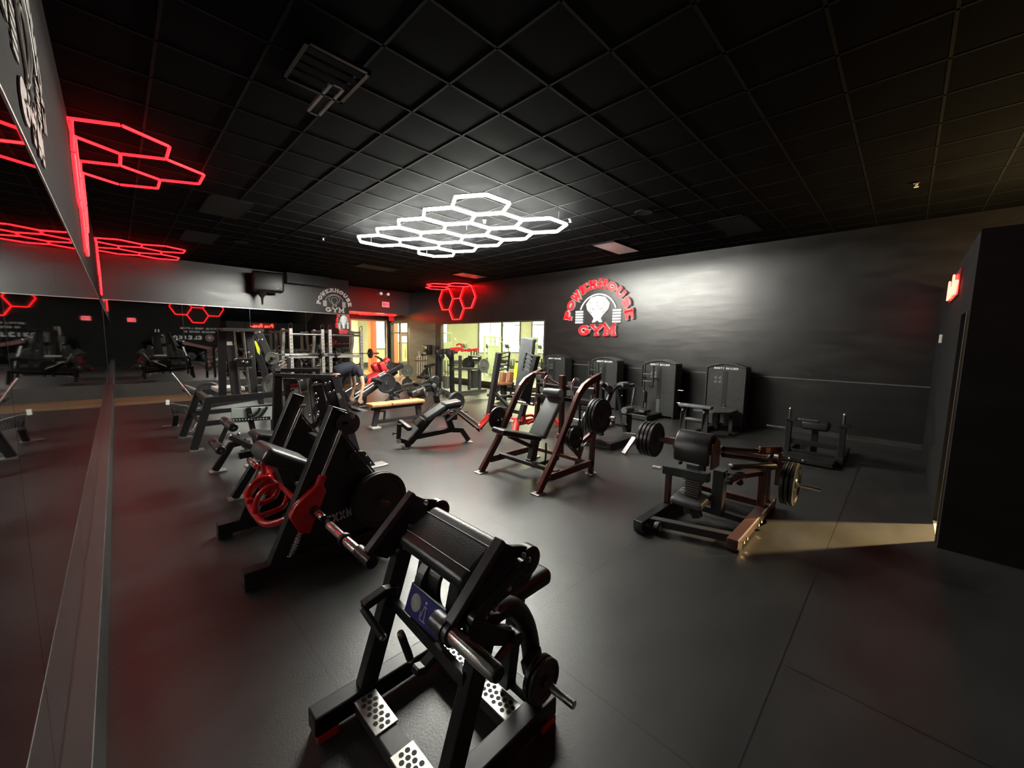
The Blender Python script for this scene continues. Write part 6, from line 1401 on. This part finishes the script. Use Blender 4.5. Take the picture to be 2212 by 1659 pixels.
solo('teal_bin', MB().lathe((6.9, 16.0, 0), (0, 0, 1), [(.20, 0), (.24, .55), (.25, .58)], 20), mat('teal_plastic', (0.02, .09, .10), .5, noise=.1, nscale=10), 'dark teal bin standing at the left side of the cream doorway', 'bin', (6.9, 16.0, 0))

# ================================================================== bright gym floor beyond the window
GW = mat('pale_green_frame', (0.38, 0.42, 0.30), 0.4, metal=.2, noise=.1, nscale=10)
GD = mat('dark_green_grey', (0.07, 0.09, 0.07), 0.45, noise=.1, nscale=10)
def cable_tower(x, y, h, lab):
    t = T('cable_tower', lab, 'gym machine', (x, y, 0))
    for dx in (-.35, .35): t.p('upright', MB().beam(V(x+dx, y, .02), V(x+dx, y, h), .08, .09), GW, bev=.006)
    t.p('top_beam', MB().beam(V(x-.4, y, h), V(x+.4, y, h), .09, .10), GW, bev=.006)
    t.p('weight_stack', MB().bb(x-.18, x+.18, y-.09, y+.09, .1, .1+h*.42), GD, bev=.01)
    t.p('stack_cover', MB().bb(x-.24, x+.24, y-.13, y-.11, .1, h*.78), GW if h > 1.9 else GD, bev=.01)
    for dx in (-.1, .1): t.p('guide_rod', MB().tube(V(x+dx, y, .1), V(x+dx, y, h), .014, 8), CHROME)
    t.p('seat_pad', MB().bb(x-.2, x+.2, y-.85, y-.45, .45, .53), VINYL, bev=.03, seg=3)
    t.p('seat_frame', MB().beam(V(x, y-.65, .45), V(x, y-.65, .03), .08, .08).beam(V(x, y-.65, .08), V(x, y, .08), .08, .08), GW, bev=.005)
    t.p('pull_bar', MB().path([V(x-.5, y-.3, h-.35), V(x-.3, y-.3, h-.25), V(x+.3, y-.3, h-.25), V(x+.5, y-.3, h-.35)], .016, 8), CHROME)
    return t
def elliptical(x, y, lab, rz=0):
    t = T('elliptical_trainer', lab, 'cardio machine', (x, y, 0))
    t.p('base_frame', MB().beam(V(x-.75, y, .08), V(x+.7, y, .08), .12, .10), GD, bev=.01)
    t.p('flywheel_cover', MB().lathe(V(x+.45, y-.12, .38), (0, 1, 0), [(.24, 0), (.30, .04), (.30, .20), (.24, .24)], 20), GD)
    t.p('mast', MB().path([V(x+.3, y, .3), V(x+.2, y, .9), V(x+.05, y, 1.4)], .045, 10), GW)
    t.p('console', MB().box(V(x, y, 1.48), (.08, .42, .26), Matrix.Rotation(-.4, 3, 'Y')), GD, bev=.03, seg=3)
    for s_ in (-.26, .26):
        t.p('swing_arm', MB().path([V(x+.25, y+s_, .3), V(x+.1, y+s_, 1.0), V(x-.1, y+s_, 1.45), V(x-.2, y+s_*.9, 1.72)], .022, 8), GW)
        t.p('pedal', MB().beam(V(x-.45, y+s_*.7, .3), V(x-.1, y+s_*.7, .28), .14, .05), GD, bev=.01)
    return t
specs = [(12.3, 17.3, 2.15, 'pale cable tower at the left side of the bright room, with a top loop'), (13.6, 15.2, 2.0, 'pale cable tower at the left third of the window'),
         (14.3, 12.9, 1.95, 'pale weight stack tower at the middle of the window'), (15.0, 16.3, 2.0, 'tall pale tower standing farther back, left of the window middle'),
         (13.3, 10.9, 1.9, 'greenish tower right of the window middle'), (16.0, 13.2, 2.1, 'pale tower far back near the bright panes'),
         (13.5, 9.6, 2.25, 'wide pale tower behind the leaning uprights'), (15.6, 10.3, 2.3, 'tall pale frame at the right end of the window'), (17.6, 14.4, 2.1, 'distant tower just below the bright panes')]
for s_ in specs: cable_tower(*s_)
for i, (x, y) in enumerate([(14.6, 18.6), (16.0, 18.2), (17.4, 17.8), (16.6, 15.6), (18.9, 16.4), (18.6, 13.2), (19.0, 11.8)]):
    elliptical(x, y, 'elliptical trainer %s in the bright room' % ['farthest left', 'second from the left', 'third from the left', 'at the middle, nearer the glass', 'at the middle, farther back', 'by the bright panes', 'at the far right by the bright panes'][i])
t = T('cage_frame', 'curved pale cage frame with hanging straps at the right end of the bright room', 'rack', (13.6, 8.6, 0))
for yy in (8.3, 9.0):
    t.p('curved_post', MB().path([V(12.6, yy+.5, .02), V(12.6, yy+.5, 1.5), V(12.7, yy+.4, 1.95), V(13.0, yy+.2, 2.15), V(14.2, yy-.2, 2.2)], .05, 10), GW)
t.p('top_rail', MB().beam(V(13.0, 8.5, 2.18), V(14.6, 8.1, 2.22), .08, .08), GW, bev=.006)
for k in range(3): t.p('strap', MB().path([V(13.3+k*.3, 8.45, 2.15), V(13.32+k*.3, 8.45, 1.9), V(13.28+k*.3, 8.45, 1.6)], .02, 8), mat('orange_strap', (.55, .16, .08), .6, noise=.1, nscale=10))
t = T('yellow_floor_sign', 'yellow folding floor sign beyond the window', 'sign', (13.6, 13.3, 0))
t.p('sign_panel', MB().prism([V(13.5, 13.35, .02), V(13.78, 13.15, .02), V(13.70, 13.25, .75), V(13.58, 13.33, .75)], (.02, .02, 0)), YELLOW, bev=.004)
t.p('sign_panel', MB().prism([V(13.65, 13.55, .02), V(13.93, 13.35, .02), V(13.72, 13.28, .75), V(13.60, 13.36, .75)], (.02, .02, 0)), YELLOW, bev=.004)
t = T('front_desk', 'low yellow-topped counter beyond the window behind the leaning uprights', 'counter', (13.2, 11.4, 0))
t.p('counter_top', MB().bb(11.9, 13.0, 9.9, 10.4, .98, 1.03), mat('yellow_laminate', (.75, .68, .25), .4, noise=.05, nscale=8), bev=.006)
t.p('counter_base', MB().bb(12.0, 12.9, 9.95, 10.35, 0, .98), FRAME, bev=.006)

# ---- machines standing behind the camera, seen reversed in the far mirror
t = T('leg_press_machine', 'big dark leg press with brown arms, seen only reflected in the far mirror', 'gym machine', (3.2, -1.5, 0))
t.p('slanted_rail', MB().beam(V(2.0, -1.2, 1.75), V(4.6, -1.2, .75), .10, .12), BLACK, bev=.006)
t.p('slanted_rail', MB().beam(V(2.0, -1.8, 1.75), V(4.6, -1.8, .75), .10, .12), BLACK, bev=.006)
t.p('brown_arm', MB().beam(V(2.9, -1.1, 1.3), V(4.3, -1.1, .95), .08, .18), MAROON, bev=.01)
t.p('post', MB().beam(V(2.1, -1.2, 1.7), V(2.1, -1.2, .02), .12, .12), BLACK, bev=.006)
t.p('post', MB().beam(V(2.1, -1.8, 1.7), V(2.1, -1.8, .02), .12, .12), BLACK, bev=.006)
t.p('base_beam', MB().beam(V(2.0, -1.5, .06), V(4.7, -1.5, .06), .12, .12), BLACK, bev=.006)
t.p('post', MB().beam(V(4.5, -1.5, .75), V(4.5, -1.5, .06), .12, .12), BLACK, bev=.006)
t.p('foot_deck', MB().beam(V(2.4, -1.5, 1.7), V(2.7, -1.5, 1.1), .7, .08, up=(1, 0, 0)), GREYC, bev=.01)
t.p('back_pad', MB().beam(V(3.7, -1.5, .55), V(4.4, -1.5, 1.0), .5, .12), VINYL, bev=.04, seg=4)
t.p('chrome_post', MB().tube(V(1.7, -1.3, .8), V(1.7, -1.3, 2.1), .03, 10), CHROME)
t.p('chrome_post', MB().tube(V(1.85, -1.3, .8), V(1.85, -1.3, 2.1), .03, 10), CHROME)
for k in range(9): t.p('chrome_bolt', MB().lathe(V(2.05+k*.3, -1.13, 1.73-k*.115), (0, 1, .2), [(.035, 0), (.03, .03)], 10), CHROME)
for k in range(6): t.p('chrome_bolt', MB().lathe(V(1.6+(k*.37) % .9, -1.1, 1.2+(k*.53) % .7), (0, 1, .2), [(.035, 0), (.03, .03)], 10), CHROME)
t.p('head_block', MB().bb(1.5, 2.2, -1.5, -1.15, 1.2, 1.6), BLACK, bev=.03)
for i, (x, z_) in enumerate(((2.6, .55), (3.3, .5), (4.0, .45))): iron_plate((x, -1.05, z_), (0, 1, 0), .225, .05, ['leftmost', 'middle', 'rightmost'][i]+' of three plates low in the reflected leg press')
